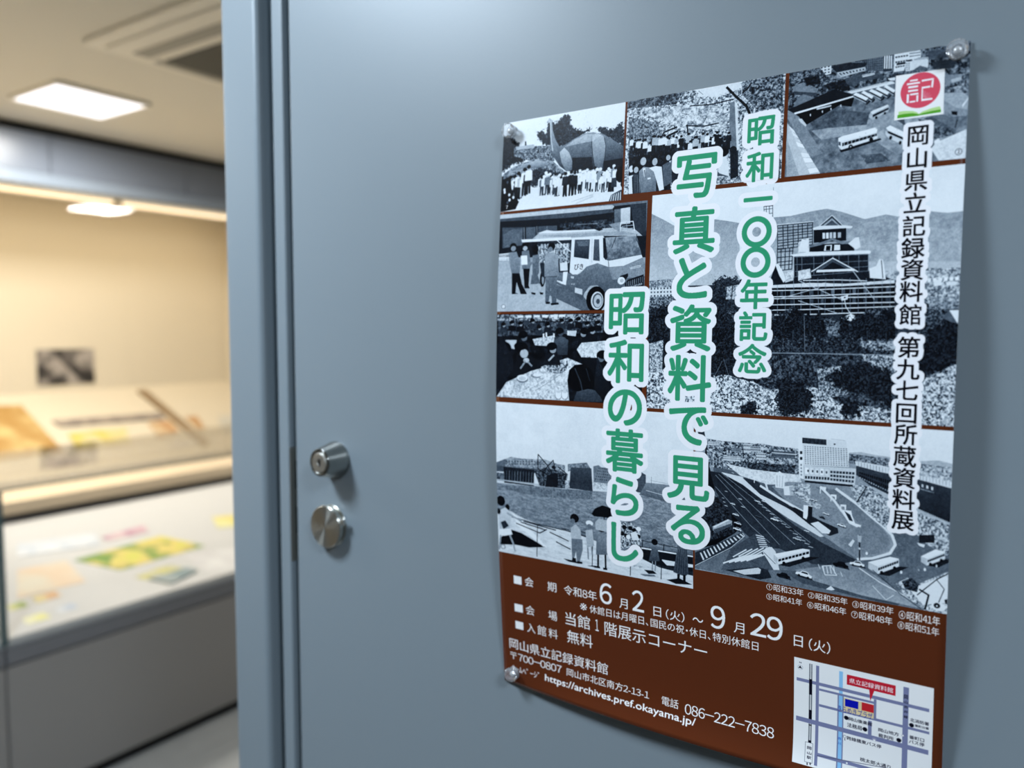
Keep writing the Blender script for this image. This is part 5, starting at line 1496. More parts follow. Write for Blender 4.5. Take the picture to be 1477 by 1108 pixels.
PRINT_SHAPES = [
    ('P',(0.93,0.93,0.93),[(18.0,472.0),(27.8,472.0),(27.8,480.8),(18.0,480.8)]),
    ('P',(0.93,0.93,0.93),[(17.6,503.0),(28.0,503.0),(28.0,511.5),(17.6,511.5)]),
    ('P',(0.93,0.93,0.93),[(17.8,522.2),(27.8,522.2),(27.8,530.6),(17.8,530.6)]),
    ('P',(0.93,0.93,0.93),[(306.8,491.5),(412.8,491.5),(412.8,585),(306.8,585)]),
    ('P',(0.47,0.49,0.63),[(342.2,516.3),(347.0,516.3),(347.0,585),(342.2,585)]),
    ('P',(0.55,0.76,0.92),[(343.2,495.0),(346.1,495.0),(346.1,585),(343.2,585)]),
    ('P',(0.47,0.49,0.63),[(324.8,494.8),(327.3,494.8),(327.3,583),(324.8,583)]),
    ('P',(0.47,0.49,0.63),[(391.4,495.8),(395.4,495.8),(395.4,585),(391.4,585)]),
    ('P',(0.47,0.49,0.63),[(309.0,509.3),(410.0,509.3),(410.0,512.1),(309.0,512.1)]),
    ('P',(0.47,0.49,0.63),[(327.4,514.5),(371.3,514.5),(371.3,516.4),(327.4,516.4)]),
    ('P',(0.47,0.49,0.63),[(370.0,512.3),(371.9,512.3),(371.9,529.7),(370.0,529.7)]),
    ('P',(0.47,0.49,0.63),[(327.5,528.4),(410.5,528.4),(410.5,530.6),(327.5,530.6)]),
    ('P',(0.47,0.49,0.63),[(308.9,544.0),(410.2,544.0),(410.2,548.0),(308.9,548.0)]),
    ('P',(0.47,0.49,0.63),[(366.0,531.9),(368.7,531.9),(368.7,546.7),(366.0,546.7)]),
    ('P',(0.47,0.49,0.63),[(326.6,571.8),(408,571.8),(408,574.8),(326.6,574.8)]),
    ('P',(0.88,0.8,0.62),[(347.0,517.3),(370.1,517.3),(370.1,529.3),(347.0,529.3)]),
    ('P',(0.04,0.08,0.66),[(348.1,518.0),(358.3,518.0),(358.3,524.4),(348.1,524.4)]),
    ('P',(0.76,0.15,0.18),[(360.9,517.4),(370.0,517.4),(370.0,524.4),(360.9,524.4)]),
    ('P',(0.76,0.13,0.2),[(349.2,496.5),(385.8,496.5),(385.8,505.2),(349.2,505.2)]),
    ('P',(0.76,0.13,0.2),[(366.3,504.5),(370.3,504.7),(367.3,514.6)]),
    ('P',(0.4,0.42,0.45),[(319.3,494.5),(321.8,494.5),(321.8,564.8),(319.3,564.8)]),
    ('P',(0.93,0.93,0.93),[(320.2,494.5),(320.9,494.5),(320.9,564.8),(320.2,564.8)]),
    ('P',(0.03,0.03,0.1),[(319.3,508.2),(321.8,508.2),(321.8,522.0),(319.3,522.0)]),
    ('P',(0.03,0.03,0.1),[(319.3,535.8),(321.8,535.8),(321.8,544.6),(319.3,544.6)]),
    ('P',(0.03,0.03,0.1),[(319.3,548.9),(321.8,548.9),(321.8,549.8),(319.3,549.8)]),
    ('P',(0.03,0.03,0.1),[(319.3,562.9),(321.8,562.9),(321.8,565.5),(319.3,565.5)]),
    ('P',(0.47,0.49,0.63),[(308.9,544.0),(325.9,544.0),(325.9,548.0),(308.9,548.0)]),
    ('P',(0.35,0.37,0.42),[(316.9,564.9),(323.3,564.9),(323.3,582.1),(316.9,582.1)]),
    ('P',(0.93,0.93,0.93),[(317.2,565.2),(323.0,565.2),(323.0,581.8),(317.2,581.8)]),
    ('L',(0.03,0.03,0.1),0.8,[(319.2,582.3),(319.3,584.2)]),
    ('L',(0.03,0.03,0.1),0.8,[(321.6,581.6),(321.8,583.5)]),
    ('P',(0.6,0.65,0.7),[(314.1,499.7),(314.0,500.6),(313.5,501.3),(312.8,501.7),(311.9,501.9),(311.1,501.7),(310.4,501.3),(309.9,500.6),(309.8,499.7),(309.9,498.9),(310.4,498.2),(311.1,497.7),(311.9,497.5),(312.8,497.7),(313.5,498.2),(314.0,498.9)]),
    ('P',(0.93,0.93,0.93),[(313.9,499.7),(313.7,500.5),(313.3,501.1),(312.7,501.5),(311.9,501.7),(311.2,501.5),(310.6,501.1),(310.2,500.5),(310.0,499.7),(310.2,499.0),(310.6,498.4),(311.2,497.9),(311.9,497.8),(312.7,497.9),(313.3,498.4),(313.7,499.0)]),
    ('P',(0.03,0.03,0.1),[(311.9,498.2),(313.4,500.8),(311.9,500.4),(310.2,500.6)]),
    ('P',(0.03,0.03,0.1),[(351.0,534.5),(350.9,535.2),(350.5,535.8),(349.9,536.1),(349.2,536.3),(348.5,536.1),(348.0,535.8),(347.6,535.2),(347.4,534.5),(347.6,533.8),(348.0,533.2),(348.5,532.8),(349.2,532.7),(349.9,532.8),(350.5,533.2),(350.9,533.8)]),
    ('P',(0.03,0.03,0.1),[(365.5,540.3),(365.4,541.0),(365.0,541.6),(364.4,542.0),(363.7,542.2),(363.0,542.0),(362.4,541.6),(362.0,541.0),(361.8,540.3),(362.0,539.6),(362.4,539.0),(363.0,538.6),(363.7,538.5),(364.4,538.6),(365.0,539.0),(365.4,539.6)]),
    ('P',(0.03,0.03,0.1),[(399.6,526.5),(399.5,527.2),(399.1,527.8),(398.5,528.2),(397.8,528.3),(397.2,528.2),(396.6,527.8),(396.2,527.2),(396.0,526.5),(396.2,525.9),(396.6,525.3),(397.2,524.9),(397.8,524.7),(398.5,524.9),(399.1,525.3),(399.5,525.9)]),
    ('P',(0.03,0.03,0.1),[(390.9,542.0),(390.7,542.7),(390.3,543.3),(389.7,543.7),(389.0,543.9),(388.3,543.7),(387.7,543.3),(387.3,542.7),(387.2,542.0),(387.3,541.3),(387.7,540.7),(388.3,540.4),(389.0,540.2),(389.7,540.4),(390.3,540.7),(390.7,541.3)]),
    ('P',(0.5,0.5,0.55),[(349.6,551.2),(349.5,551.7),(349.2,552.1),(348.8,552.4),(348.3,552.5),(347.8,552.4),(347.4,552.1),(347.1,551.7),(347.0,551.2),(347.1,550.7),(347.4,550.3),(347.8,550.0),(348.3,549.9),(348.8,550.0),(349.2,550.3),(349.5,550.7)]),
    ('P',(0.93,0.93,0.93),[(349.3,551.2),(349.2,551.6),(349.0,551.9),(348.7,552.1),(348.3,552.2),(348.0,552.1),(347.6,551.9),(347.4,551.6),(347.4,551.2),(347.4,550.9),(347.6,550.6),(348.0,550.3),(348.3,550.3),(348.7,550.3),(349.0,550.6),(349.2,550.9)]),
    ('P',(0.5,0.5,0.6),[(392.8,537.2),(392.7,537.5),(392.5,537.8),(392.2,538.1),(391.8,538.1),(391.5,538.1),(391.2,537.8),(391.0,537.5),(390.9,537.2),(391.0,536.8),(391.2,536.5),(391.5,536.3),(391.8,536.2),(392.2,536.3),(392.5,536.5),(392.7,536.8)]),
    ('P',(0.93,0.93,0.93),[(392.6,537.2),(392.5,537.4),(392.3,537.7),(392.1,537.8),(391.8,537.9),(391.6,537.8),(391.3,537.7),(391.2,537.4),(391.1,537.2),(391.2,536.9),(391.3,536.7),(391.6,536.5),(391.8,536.5),(392.1,536.5),(392.3,536.7),(392.5,536.9)]),
    ('P',(0.6,0.6,0.7),[(372.5,547.0),(372.4,547.6),(372.1,548.2),(371.5,548.5),(370.9,548.6),(370.3,548.5),(369.7,548.2),(369.4,547.6),(369.2,547.0),(369.4,546.4),(369.7,545.8),(370.3,545.5),(370.9,545.4),(371.5,545.5),(372.1,545.8),(372.4,546.4)]),
    ('P',(0.93,0.93,0.93),[(371.8,547.7),(371.7,548.1),(371.5,548.4),(371.3,548.6),(370.9,548.6),(370.6,548.6),(370.3,548.4),(370.1,548.1),(370.0,547.7),(370.1,547.4),(370.3,547.1),(370.6,546.9),(370.9,546.8),(371.3,546.9),(371.5,547.1),(371.7,547.4)]),
    ('P',(0.93,0.93,0.93),[(351.3,573.6),(351.2,573.9),(351.0,574.1),(350.8,574.3),(350.5,574.4),(350.2,574.3),(350.0,574.1),(349.8,573.9),(349.7,573.6),(349.8,573.3),(350.0,573.1),(350.2,572.9),(350.5,572.8),(350.8,572.9),(351.0,573.1),(351.2,573.3)]),
    ('L',(0.03,0.03,0.1),0.4,[(348.4,552.6),(348.5,554.6)]),
    ('L',(0.3,0.3,0.4),0.5,[(326.7,574.2),(383.5,568.2)]),
    ('P',(0.93,0.93,0.93),[(370.2,17.0),(403.7,17.6),(404.1,51.6),(370.4,51.5)]),
    ('P',(0.84,0.3,0.38),[(401.3,31.0),(401.1,33.1),(400.6,35.2),(399.8,37.1),(398.7,38.9),(397.3,40.5),(395.6,41.9),(393.8,43.0),(391.8,43.8),(389.8,44.3),(387.6,44.5),(385.5,44.3),(383.4,43.8),(381.5,43.0),(379.6,41.9),(378.0,40.5),(376.6,38.9),(375.5,37.1),(374.7,35.2),(374.2,33.1),(374.0,31.0),(374.2,28.9),(374.7,26.9),(375.5,24.9),(376.6,23.1),(378.0,21.5),(379.6,20.1),(381.5,19.0),(383.4,18.2),(385.5,17.7),(387.6,17.6),(389.8,17.7),(391.8,18.2),(393.8,19.0),(395.6,20.1),(397.3,21.5),(398.7,23.1),(399.8,24.9),(400.6,26.9),(401.1,28.9)]),
    ('P',(0.95,0.93,0.94),[(380.3,22.1),(385.6,22.1),(385.6,23.4),(380.2,23.3)]),
    ('P',(0.95,0.93,0.94),[(378.3,24.3),(387.2,24.4),(387.3,25.7),(378.3,25.7)]),
    ('P',(0.95,0.93,0.94),[(379.2,26.8),(386.0,26.9),(386.1,28.4),(379.3,28.4)]),
    ('P',(0.95,0.93,0.94),[(379.3,29.7),(386.1,29.9),(386.2,31.2),(379.4,31.2)]),
    ('P',(0.95,0.93,0.94),[(378.5,32.7),(380.0,32.7),(380.1,39.4),(378.6,39.4)]),
    ('P',(0.95,0.93,0.94),[(380.8,32.6),(386.5,32.6),(386.5,34.0),(380.8,33.9)]),
    ('P',(0.95,0.93,0.94),[(385.2,34.6),(386.6,34.5),(386.5,39.4),(385.3,39.4)]),
    ('P',(0.95,0.93,0.94),[(380.7,38.3),(384.6,38.3),(384.6,39.5),(380.7,39.5)]),
    ('P',(0.95,0.93,0.94),[(388.4,23.3),(396.5,23.3),(396.5,24.4),(388.4,24.7)]),
    ('P',(0.95,0.93,0.94),[(395.3,24.8),(396.6,24.5),(396.2,30.3),(395.0,30.1)]),
    ('P',(0.95,0.93,0.94),[(388.6,28.7),(394.4,28.7),(394.4,30.0),(388.6,30.1)]),
    ('P',(0.95,0.93,0.94),[(388.6,30.3),(389.5,30.3),(389.6,37.9),(396.2,38.2),(396.2,39.5),(388.7,39.5)]),
    ('L',(0.88,0.55,0.62),0.35,[(390.3,36.8),(390.2,31.6)]),
    ('L',(0.88,0.55,0.62),0.35,[(390.4,36.6),(391.4,32.3)]),
    ('L',(0.88,0.55,0.62),0.35,[(390.6,36.8),(392.8,33.4)]),
    ('L',(0.88,0.55,0.62),0.35,[(390.8,37.1),(394.2,34.2)]),
    ('L',(0.88,0.55,0.62),0.35,[(391.0,37.2),(395.2,35.9)]),
    ('L',(0.88,0.55,0.62),0.35,[(391.2,37.4),(395.4,37.4)]),
    ('P',(0.7,0.84,0.55),[(373.3,45.2),(377.3,45.2),(383.2,46.1),(385.9,47.4),(387.4,48.9),(389.8,47.6),(395.8,45.9),(401.4,45.3),(402.2,47.2),(402.1,49.7),(389.1,50.0),(373.1,49.8)]),
    ('P',(0.32,0.62,0.16),[(372.6,47.7),(377.4,47.4),(383.2,47.8),(386.0,48.7),(387.5,49.3),(389.8,48.8),(395.9,48.1),(402.3,47.8),(402.4,49.9),(389.1,50.2),(386.8,50.3),(372.6,50.2)]),
]
PRINT_TITLES = [
    ('昭和一〇〇年記念', 267.5, [45.0, 75.1, 102.6, 130.2, 155.8, 182.8, 209.9, 237.5], 25.5, 26.5, 0.6, 4.6, 'g'),
    ('写真と資料で見る', 211.6, [77.2, 124.6, 167.1, 211.4, 256.2, 298.8, 346.6, 389.3], 42, 43.5, 0.95, 5.1, 'g'),
    ('昭和の暮らし', 148.5, [197.8, 242.9, 286.1, 327.2, 371.3, 416.0], 41, 43.5, 0.95, 5.1, 'g'),
    ('岡山県立記録資料館第九七回所蔵資料展', 387.6, [65.5, 82.4, 99.7, 116.1, 133.9, 150.7, 167.1, 183.8, 201.3, 226.3, 243.3, 259.3, 277.2, 293.5, 310.6, 327.5, 344.3, 360.9], 16.6, 17, 0.32, 3.5, 'k'),
]

# ---- lettering: outlines of glyphs from the built-in font, filled into the print ----
WIDE = {c: chr(ord(c) + 0xFEE0) for c in '0123456789'}


def glyph_edges(s, fine=3):
    """Outlines of a run; digits among kanji are set narrow so that they match the print."""
    if len(s) == 1 or all(ord(c) < 128 for c in s) and not s.isdigit():
        return plain_edges(WIDE.get(s, s), fine)
    x, parts = 0.0, []
    for c in s:
        if c in WIDE:
            adv, off = .56, -.22
        elif c == '-':
            adv, off = .36, 0
        elif 0xFF61 <= ord(c) <= 0xFF9F:
            adv, off = .5, 0
        elif c == '－':
            adv, off = .72, -.14
        elif c in '・、':
            adv, off = .55, (-.22 if c == '・' else 0)
        else:
            adv, off = 1.0, 0
        e, _ = plain_edges(WIDE.get(c, c), fine)
        e = e.copy()
        e[:, 0] += x + off
        e[:, 2] += x + off
        parts.append(e)
        x += adv
    e = np.vstack(parts)
    return e, (min(e[:, 0].min(), e[:, 2].min()), min(e[:, 1].min(), e[:, 3].min()), max(e[:, 0].max(), e[:, 2].max()), max(e[:, 1].max(), e[:, 3].max()))


GLYPHS = {}


def plain_edges(s, fine=3):
    if (s, fine) not in GLYPHS:
        GLYPHS[(s, fine)] = font_edges(s, fine)
    return GLYPHS[(s, fine)]


def font_edges(s, fine):
    """Boundary edges (n, 4) of a string, scaled so that its ink fills 0..1 in both axes, y down; plus ink box in em."""
    cu = bpy.data.curves.new('lettering', 'FONT')
    cu.body, cu.resolution_u = s, fine
    ob = bpy.data.objects.new('lettering', cu)
    bpy.context.scene.collection.objects.link(ob)
    bpy.context.view_layer.update()
    me = ob.evaluated_get(bpy.context.evaluated_depsgraph_get()).to_mesh()
    n = len(me.vertices)
    co = np.zeros(n * 3)
    me.vertices.foreach_get('co', co)
    co = co.reshape(-1, 3)[:, :2]
    me.calc_loop_triangles()
    tr = np.zeros(len(me.loop_triangles) * 3, int)
    me.loop_triangles.foreach_get('vertices', tr)
    tr = tr.reshape(-1, 3)
    a, b, c = co[tr[:, 0]], co[tr[:, 1]], co[tr[:, 2]]
    area = (b[:, 0] - a[:, 0]) * (c[:, 1] - a[:, 1]) - (c[:, 0] - a[:, 0]) * (b[:, 1] - a[:, 1])
    b2, c2 = np.where(area[:, None] < 0, c, b), np.where(area[:, None] < 0, b, c)
    e = np.vstack([np.hstack([a, b2]), np.hstack([b2, c2]), np.hstack([c2, a])])
    bpy.data.objects.remove(ob)
    bpy.data.curves.remove(cu)
    return e, (co[:, 0].min(), co[:, 1].min(), co[:, 0].max(), co[:, 1].max())


def grow(m, r):
    """Grow a coverage mask by a disc of r pixels (r may be a fraction)."""
    if r <= 0:
        return m
    h, w = m.shape
    k = int(math.ceil(r))
    out = m.copy()
    for dy in range(-k, k + 1):
        if abs(dy) > r:
            continue
        half = math.sqrt(r * r - dy * dy)
        hw = int(half)
        row = m > .5
        c = np.cumsum(np.pad(row.astype(np.int32), ((0, 0), (hw + 1, hw))), 1)
        hit = (c[:, 2 * hw + 1:] - c[:, :w]) > 0
        y0, y1 = max(0, dy), min(h, h + dy)
        out[y0:y1] = np.maximum(out[y0:y1], hit[y0 - dy:y1 - dy])
    p = np.pad(out, 1, mode='edge')
    return (p[:-2, 1:-1] + p[2:, 1:-1] + p[1:-1, :-2] + p[1:-1, 2:] + 2 * out) / 6


INK = {'w': (.95, .95, .95), 'n': (.06, .06, .12), 'b': (.16, .2, .6), 'v': (.2, .35, .75),
       'g': (.19, .58, .42), 'k': (.02, .02, .05)}


def letter_mask(e, pad_mm):
    x0 = max(int((min(e[:, 0].min(), e[:, 2].min()) - pad_mm) * PPM), 0)
    y0 = max(int((min(e[:, 1].min(), e[:, 3].min()) - pad_mm) * PPM), 0)
    x1 = min(int((max(e[:, 0].max(), e[:, 2].max()) + pad_mm) * PPM) + 1, PW)
    y1 = min(int((max(e[:, 1].max(), e[:, 3].max()) + pad_mm) * PPM) + 1, PH)
    return x0, y0, edge_cover(e * PPM, x0, y0, x1 - x0, y1 - y0)


def print_run(sh, s, u0, v0, u1, v1, bold, ink):
    e, bx = glyph_edges(s, 8 if len(s) < 3 else 3)
    kx, ky = (u1 - u0 - 2 * bold) / (bx[2] - bx[0]), (v1 - v0 - 2 * bold) / (bx[3] - bx[1])
    f = np.stack([u0 + bold + (e[:, 0] - bx[0]) * kx, v1 - bold - (e[:, 1] - bx[1]) * ky,
                  u0 + bold + (e[:, 2] - bx[0]) * kx, v1 - bold - (e[:, 3] - bx[1]) * ky], 1)
    x0, y0, m = letter_mask(f, bold + .5)
    if bold:
        m = grow(m, bold * PPM) if bold * PPM >= 1 else np.maximum(m, np.minimum(1, (np.roll(m, 1, 1) * bold * PPM + m)))
    sh.blend(x0, y0, m, np.array(INK[ink]))


def print_title(sh, s, u, vs, ew, eh, bold, halo, ink):
    round_ = min(ew * .015, .6) if ink == 'g' else 0
    masks = []
    for ch, v in zip(s, vs):
        e, bx = glyph_edges(ch, 10)
        cx = (bx[0] + bx[2]) / 2
        cy = (bx[1] + bx[3]) / 2
        f = np.stack([u + (e[:, 0] - cx) * ew, v - (e[:, 1] - cy) * eh, u + (e[:, 2] - cx) * ew, v - (e[:, 3] - cy) * eh], 1)
        x0, y0, m = letter_mask(f, halo + bold + 1)
        if round_:                          # thin the strokes, then thicken them with round ends
            m = 1 - grow(1 - m, round_ * PPM)
        m = grow(m, (round_ + bold * (2 if ch == '〇' else 1)) * PPM)
        masks.append((x0, y0, m))
    for x0, y0, m in masks:
        sh.blend(x0, y0, grow(m, halo * PPM), np.array((.93, .93, .945)))
    for x0, y0, m in masks:
        sh.blend(x0, y0, m, np.array(INK[ink]))


def develop(sh):
    """Old prints: soft edges, uneven tone, film grain and a firm contrast curve."""
    x0, y0, x1, y1 = sh.clip
    a = sh.px[y0:y1, x0:x1, 0]
    h, w = a.shape
    for ax in (0, 1):
        a = .25 * np.roll(a, 1, ax) + .5 * a + .25 * np.roll(a, -1, ax)
    amp = .35 + 1.6 * a * (1 - a)
    n = (fractal(w, h, 6, 91) - .5) * .08 + (fractal(w, h, 30, 77) - .5) * .05 + np.random.RandomState(8).normal(0, .025, (h, w))
    a = np.clip(np.clip(a, 0, 1) ** .80 + n * amp, 0, 1)
    a = a - .115 * np.sin(2 * np.pi * a)
    a = np.clip(a * .95 - .015, 0, 1)
    sh.px[y0:y1, x0:x1] = np.stack([a ** 1.12 * .985, a, np.minimum(a ** .90 + .01, 1)], -1)     # cool black ink


def paint_sheet():
    sh = Sheet()
    sh.px[:] = PAPER_BROWN
    for t in PRINT_PHOTOS:
        draw_photo(sh, t)
        develop(sh)
    sh.clip = (0, 0, PW, PH)
    rs = np.random.RandomState(2)
    for sp in PRINT_SHAPES:
        if sp[0] == 'P':
            sh.poly(sp[2], np.array(sp[1]))
        else:
            sh.stroke(sp[3], sp[2], np.array(sp[1]))
    for r in PRINT_TEXT:
        print_run(sh, *r)
    for r in PRINT_TITLES:
        print_title(sh, *r)
    return np.clip(sh.px, 0, 1)

CYL_X, CYL_Z, CYL_D = -0.7359, 1.3833, 0.0285
KNB_X, KNB_Z, KNB_D = -0.7458, 1.2984, 0.0120
# ---------------------------------------------------------------- materials
def nodes(name):
    m = bpy.data.materials.new(name)
    m.use_nodes = True
    return m, m.node_tree.nodes, m.node_tree.links, m.node_tree.nodes['Principled BSDF']


def lin(c):
    return tuple(x / 12.92 if x <= .04045 else ((x + .055) / 1.055) ** 2.4 for x in c)


def mat(name, rgb, rough=.5, metal=0.0, spec=.5, bump=0.0, bscale=200, vary=0.0, vscale=3, **kw):
    """rgb as seen on screen (sRGB 0..1)."""
    m, n, l, b = nodes(name)
    c = lin(rgb) + (1,)
    b.inputs['Base Color'].default_value = c
    b.inputs['Roughness'].default_value = rough
    b.inputs['Metallic'].default_value = metal
    b.inputs['Specular IOR Level'].default_value = spec
    for k, v in kw.items():
        b.inputs[k.replace('_', ' ')].default_value = v
    tc = n.new('ShaderNodeTexCoord')
    if vary:
        t = n.new('ShaderNodeTexNoise')
        t.inputs['Scale'].default_value, t.inputs['Detail'].default_value = vscale, 3
        l.new(tc.outputs['Object'], t.inputs['Vector'])
        mx = n.new('ShaderNodeMix')
        mx.data_type = 'RGBA'
        mx.inputs[6].default_value = tuple(x * (1 - vary) for x in c[:3]) + (1,)
        mx.inputs[7].default_value = tuple(min(x * (1 + vary), 1) for x in c[:3]) + (1,)
        l.new(t.outputs['Fac'], mx.inputs[0])
        l.new(mx.outputs[2], b.inputs['Base Color'])
    if bump:
        t = n.new('ShaderNodeTexNoise')
        t.inputs['Scale'].default_value, t.inputs['Detail'].default_value = bscale, 2
        l.new(tc.outputs['Object'], t.inputs['Vector'])
        bp = n.new('ShaderNodeBump')
        bp.inputs['Strength'].default_value, bp.inputs['Distance'].default_value = bump, .001
        l.new(t.outputs['Fac'], bp.inputs['Height'])
        l.new(bp.outputs['Normal'], b.inputs['Normal'])
    return m


def emit(name, rgb, strength):
    m, n, l, b = nodes(name)
    b.inputs['Base Color'].default_value = (.8, .8, .8, 1)
    b.inputs['Emission Color'].default_value = rgb + (1,)
    b.inputs['Emission Strength'].default_value = strength
    return m


def pane_glass(name, tint=(1, 1, 1), ior=1.42):
    m, n, l, b = nodes(name)
    out = n['Material Output']
    fr = n.new('ShaderNodeFresnel')
    ge = n.new('ShaderNodeNewGeometry')
    sel = n.new('ShaderNodeMix')            # leaving a thin pane reflects as little as entering it
    sel.inputs[2].default_value, sel.inputs[3].default_value = ior, 1 / ior
    l.new(ge.outputs['Backfacing'], sel.inputs[0])
    l.new(sel.outputs[0], fr.inputs['IOR'])
    tr = n.new('ShaderNodeBsdfTransparent')
    tr.inputs[0].default_value = tint + (1,)
    gl = n.new('ShaderNodeBsdfGlossy')
    gl.inputs['Roughness'].default_value = .01
    mx = n.new('ShaderNodeMixShader')
    l.new(fr.outputs[0], mx.inputs[0])
    l.new(tr.outputs[0], mx.inputs[1])
    l.new(gl.outputs[0], mx.inputs[2])
    l.new(mx.outputs[0], out.inputs[0])
    n.remove(b)
    return m


M = {}
M['door'] = mat('door_paint', (.475, .515, .54), .42, spec=.5, bump=.05, bscale=260, vary=.02, vscale=2.5)
M['frame'] = mat('frame_paint', (.475, .515, .54), .44, spec=.5, bump=.04, bscale=260)
M['dark_gap'] = mat('rubber_seal', (.12, .14, .17), .6)
M['strike'] = mat('strike_metal', (.62, .60, .56), .35, metal=.9)
M['keyhole'] = mat('keyway_dark', (.04, .04, .04), .5)
M['steel'] = mat('brushed_steel', (.80, .79, .76), .40, metal=1.0)
M['wall'] = mat('wall_vinyl', (.42, .42, .42), .8, bump=.2, bscale=120)
M['wall_pale'] = mat('pale_wall', (.84, .82, .78), .8)
M['ceiling'] = mat('ceiling_board', (.90, .88, .83), .9, bump=.3, bscale=60)
M['floor'] = mat('floor_vinyl', (.56, .56, .55), .45, vary=.1, vscale=12)
M['header'] = mat('header_panel', (.40, .43, .48), .3)
M['header_rail'] = mat('header_rail', (.46, .50, .55), .3)
M['case_in'] = mat('case_lining', (.80, .76, .68), .85, bump=.1, bscale=90)
M['case_white'] = mat('display_cloth', (.70, .69, .67), .9)
M['wood'] = mat('pale_wood', (.86, .78, .66), .5, vary=.05, vscale=6)
M['cab'] = mat('grey_laminate', (.52, .505, .49), .5)
M['cab_rail'] = mat('grey_rail', (.42, .42, .43), .4)
M['black'] = mat('kick_black', (.03, .03, .03), .6)
M['alu'] = mat('aluminium', (.62, .64, .66), .35, metal=.8)
M['plastic'] = mat('unit_plastic', (.95, .93, .88), .5)
M['grille'] = mat('grille_dark', (.40, .40, .38), .6)
M['slot'] = mat('slot_grey', (.66, .65, .61), .6)
M['panel_hall'] = emit('lit_panel_cool', (.85, .93, 1.0), 5)
M['panel_room'] = emit('lit_panel', (1.0, .98, 1.04), 1.7)
M['tube'] = emit('lamp_tube', (1.0, .78, .50), 1.5)
M['glass'] = pane_glass('case_glass')
M['lid_glass'] = pane_glass('lid_glass', ior=1.30)
M['glass_edge'] = mat('glass_edge', (.30, .36, .36), .2)
M['paper_back'] = mat('paper_edge', (.93, .93, .93), .6)
M['magnet'] = mat('magnet_steel', (.80, .80, .80), .3, metal=.3)
m, n, l, b = nodes('clear_acrylic')            # clear, faceted, a little milky
b.inputs['Base Color'].default_value = (.85, .88, .92, 1)
b.inputs['Roughness'].default_value = .15
fr, tr, gl, mx, m2 = [n.new(t) for t in ('ShaderNodeFresnel', 'ShaderNodeBsdfTransparent', 'ShaderNodeBsdfGlossy', 'ShaderNodeMixShader', 'ShaderNodeMixShader')]
fr.inputs['IOR'].default_value = 1.45
gl.inputs['Roughness'].default_value = .06
l.new(fr.outputs[0], mx.inputs[0])
l.new(tr.outputs[0], mx.inputs[1])
l.new(gl.outputs[0], mx.inputs[2])
m2.inputs[0].default_value = .15
l.new(mx.outputs[0], m2.inputs[1])
l.new(b.outputs[0], m2.inputs[2])
l.new(m2.outputs[0], n['Material Output'].inputs[0])
M['acrylic'] = m
m, n, l, b = nodes('turned_steel')             # lathe-turned face: highlight runs across the rings
b.inputs['Base Color'].default_value = lin((.82, .81, .77)) + (1,)
b.inputs['Metallic'].default_value = 1
b.inputs['Roughness'].default_value = .30
b.inputs['Anisotropic'].default_value = .85
b.inputs['Anisotropic Rotation'].default_value = .25
tg = n.new('ShaderNodeTangent')
tg.direction_type, tg.axis = 'RADIAL', 'Y'
l.new(tg.outputs[0], b.inputs['Tangent'])
M['turned'] = m
M['turned_side'] = m.copy()
M['turned_side'].name = 'turned_steel_side'
M['turned_side'].node_tree.nodes['Principled BSDF'].inputs['Roughness'].default_value = .2
M['turned_side'].node_tree.nodes['Principled BSDF'].inputs['Base Color'].default_value = lin((.60, .60, .58)) + (1,)
M['turned_side'].node_tree.nodes['Principled BSDF'].inputs['Anisotropic'].default_value = .6


# ---------------------------------------------------------------- mesh helpers
def link(name, bm, m, parent=None, kind=None, smooth=False):
    me = bpy.data.meshes.new(name)
    bmesh.ops.recalc_face_normals(bm, faces=bm.faces)
    bm.to_mesh(me)
    bm.free()
    if smooth:
        for p in me.polygons:
            p.use_smooth = True
    if m is not None:
        for mm in (m if isinstance(m, (list, tuple)) else [m]):
            me.materials.append(mm)
    o = bpy.data.objects.new(name, me)
    COL.objects.link(o)
    if parent is not None:
        o.parent = parent
    if kind:
        o['kind'] = kind
    return o


def add_box(bm, x0, x1, y0, y1, z0, z1, bev=0.0, seg=2):
    vs = [bm.verts.new(p) for p in ((x0, y0, z0), (x1, y0, z0), (x1, y1, z0), (x0, y1, z0), (x0, y0, z1), (x1, y0, z1), (x1, y1, z1), (x0, y1, z1))]
    fs = [bm.faces.new([vs[i] for i in q]) for q in ((0, 3, 2, 1), (4, 5, 6, 7), (0, 1, 5, 4), (1, 2, 6, 5), (2, 3, 7, 6), (3, 0, 4, 7))]
    if bev:
        es = {e for f in fs for e in f.edges}
        bmesh.ops.bevel(bm, geom=list(es), offset=bev, segments=seg, affect='EDGES', profile=.5)


def box(name, b, m, parent=None, kind=None, bev=0.0, seg=2):
    bm = bmesh.new()
    add_box(bm, *b, bev=bev, seg=seg)
    return link(name, bm, m, parent, kind)


def prism(bm, poly, axis, a, b):
    """poly in the two other axes; extruded along axis from a to b."""
    def P(u, v, w):
        return {'x': (w, u, v), 'y': (u, w, v), 'z': (u, v, w)}[axis]
    lo = [bm.verts.new(P(u, v, a)) for u, v in poly]
    hi = [bm.verts.new(P(u, v, b)) for u, v in poly]
    bm.faces.new(lo)
    bm.faces.new(hi[::-1])
    k = len(poly)
    for i in range(k):
        bm.faces.new([lo[i], lo[(i + 1) % k], hi[(i + 1) % k], hi[i]])


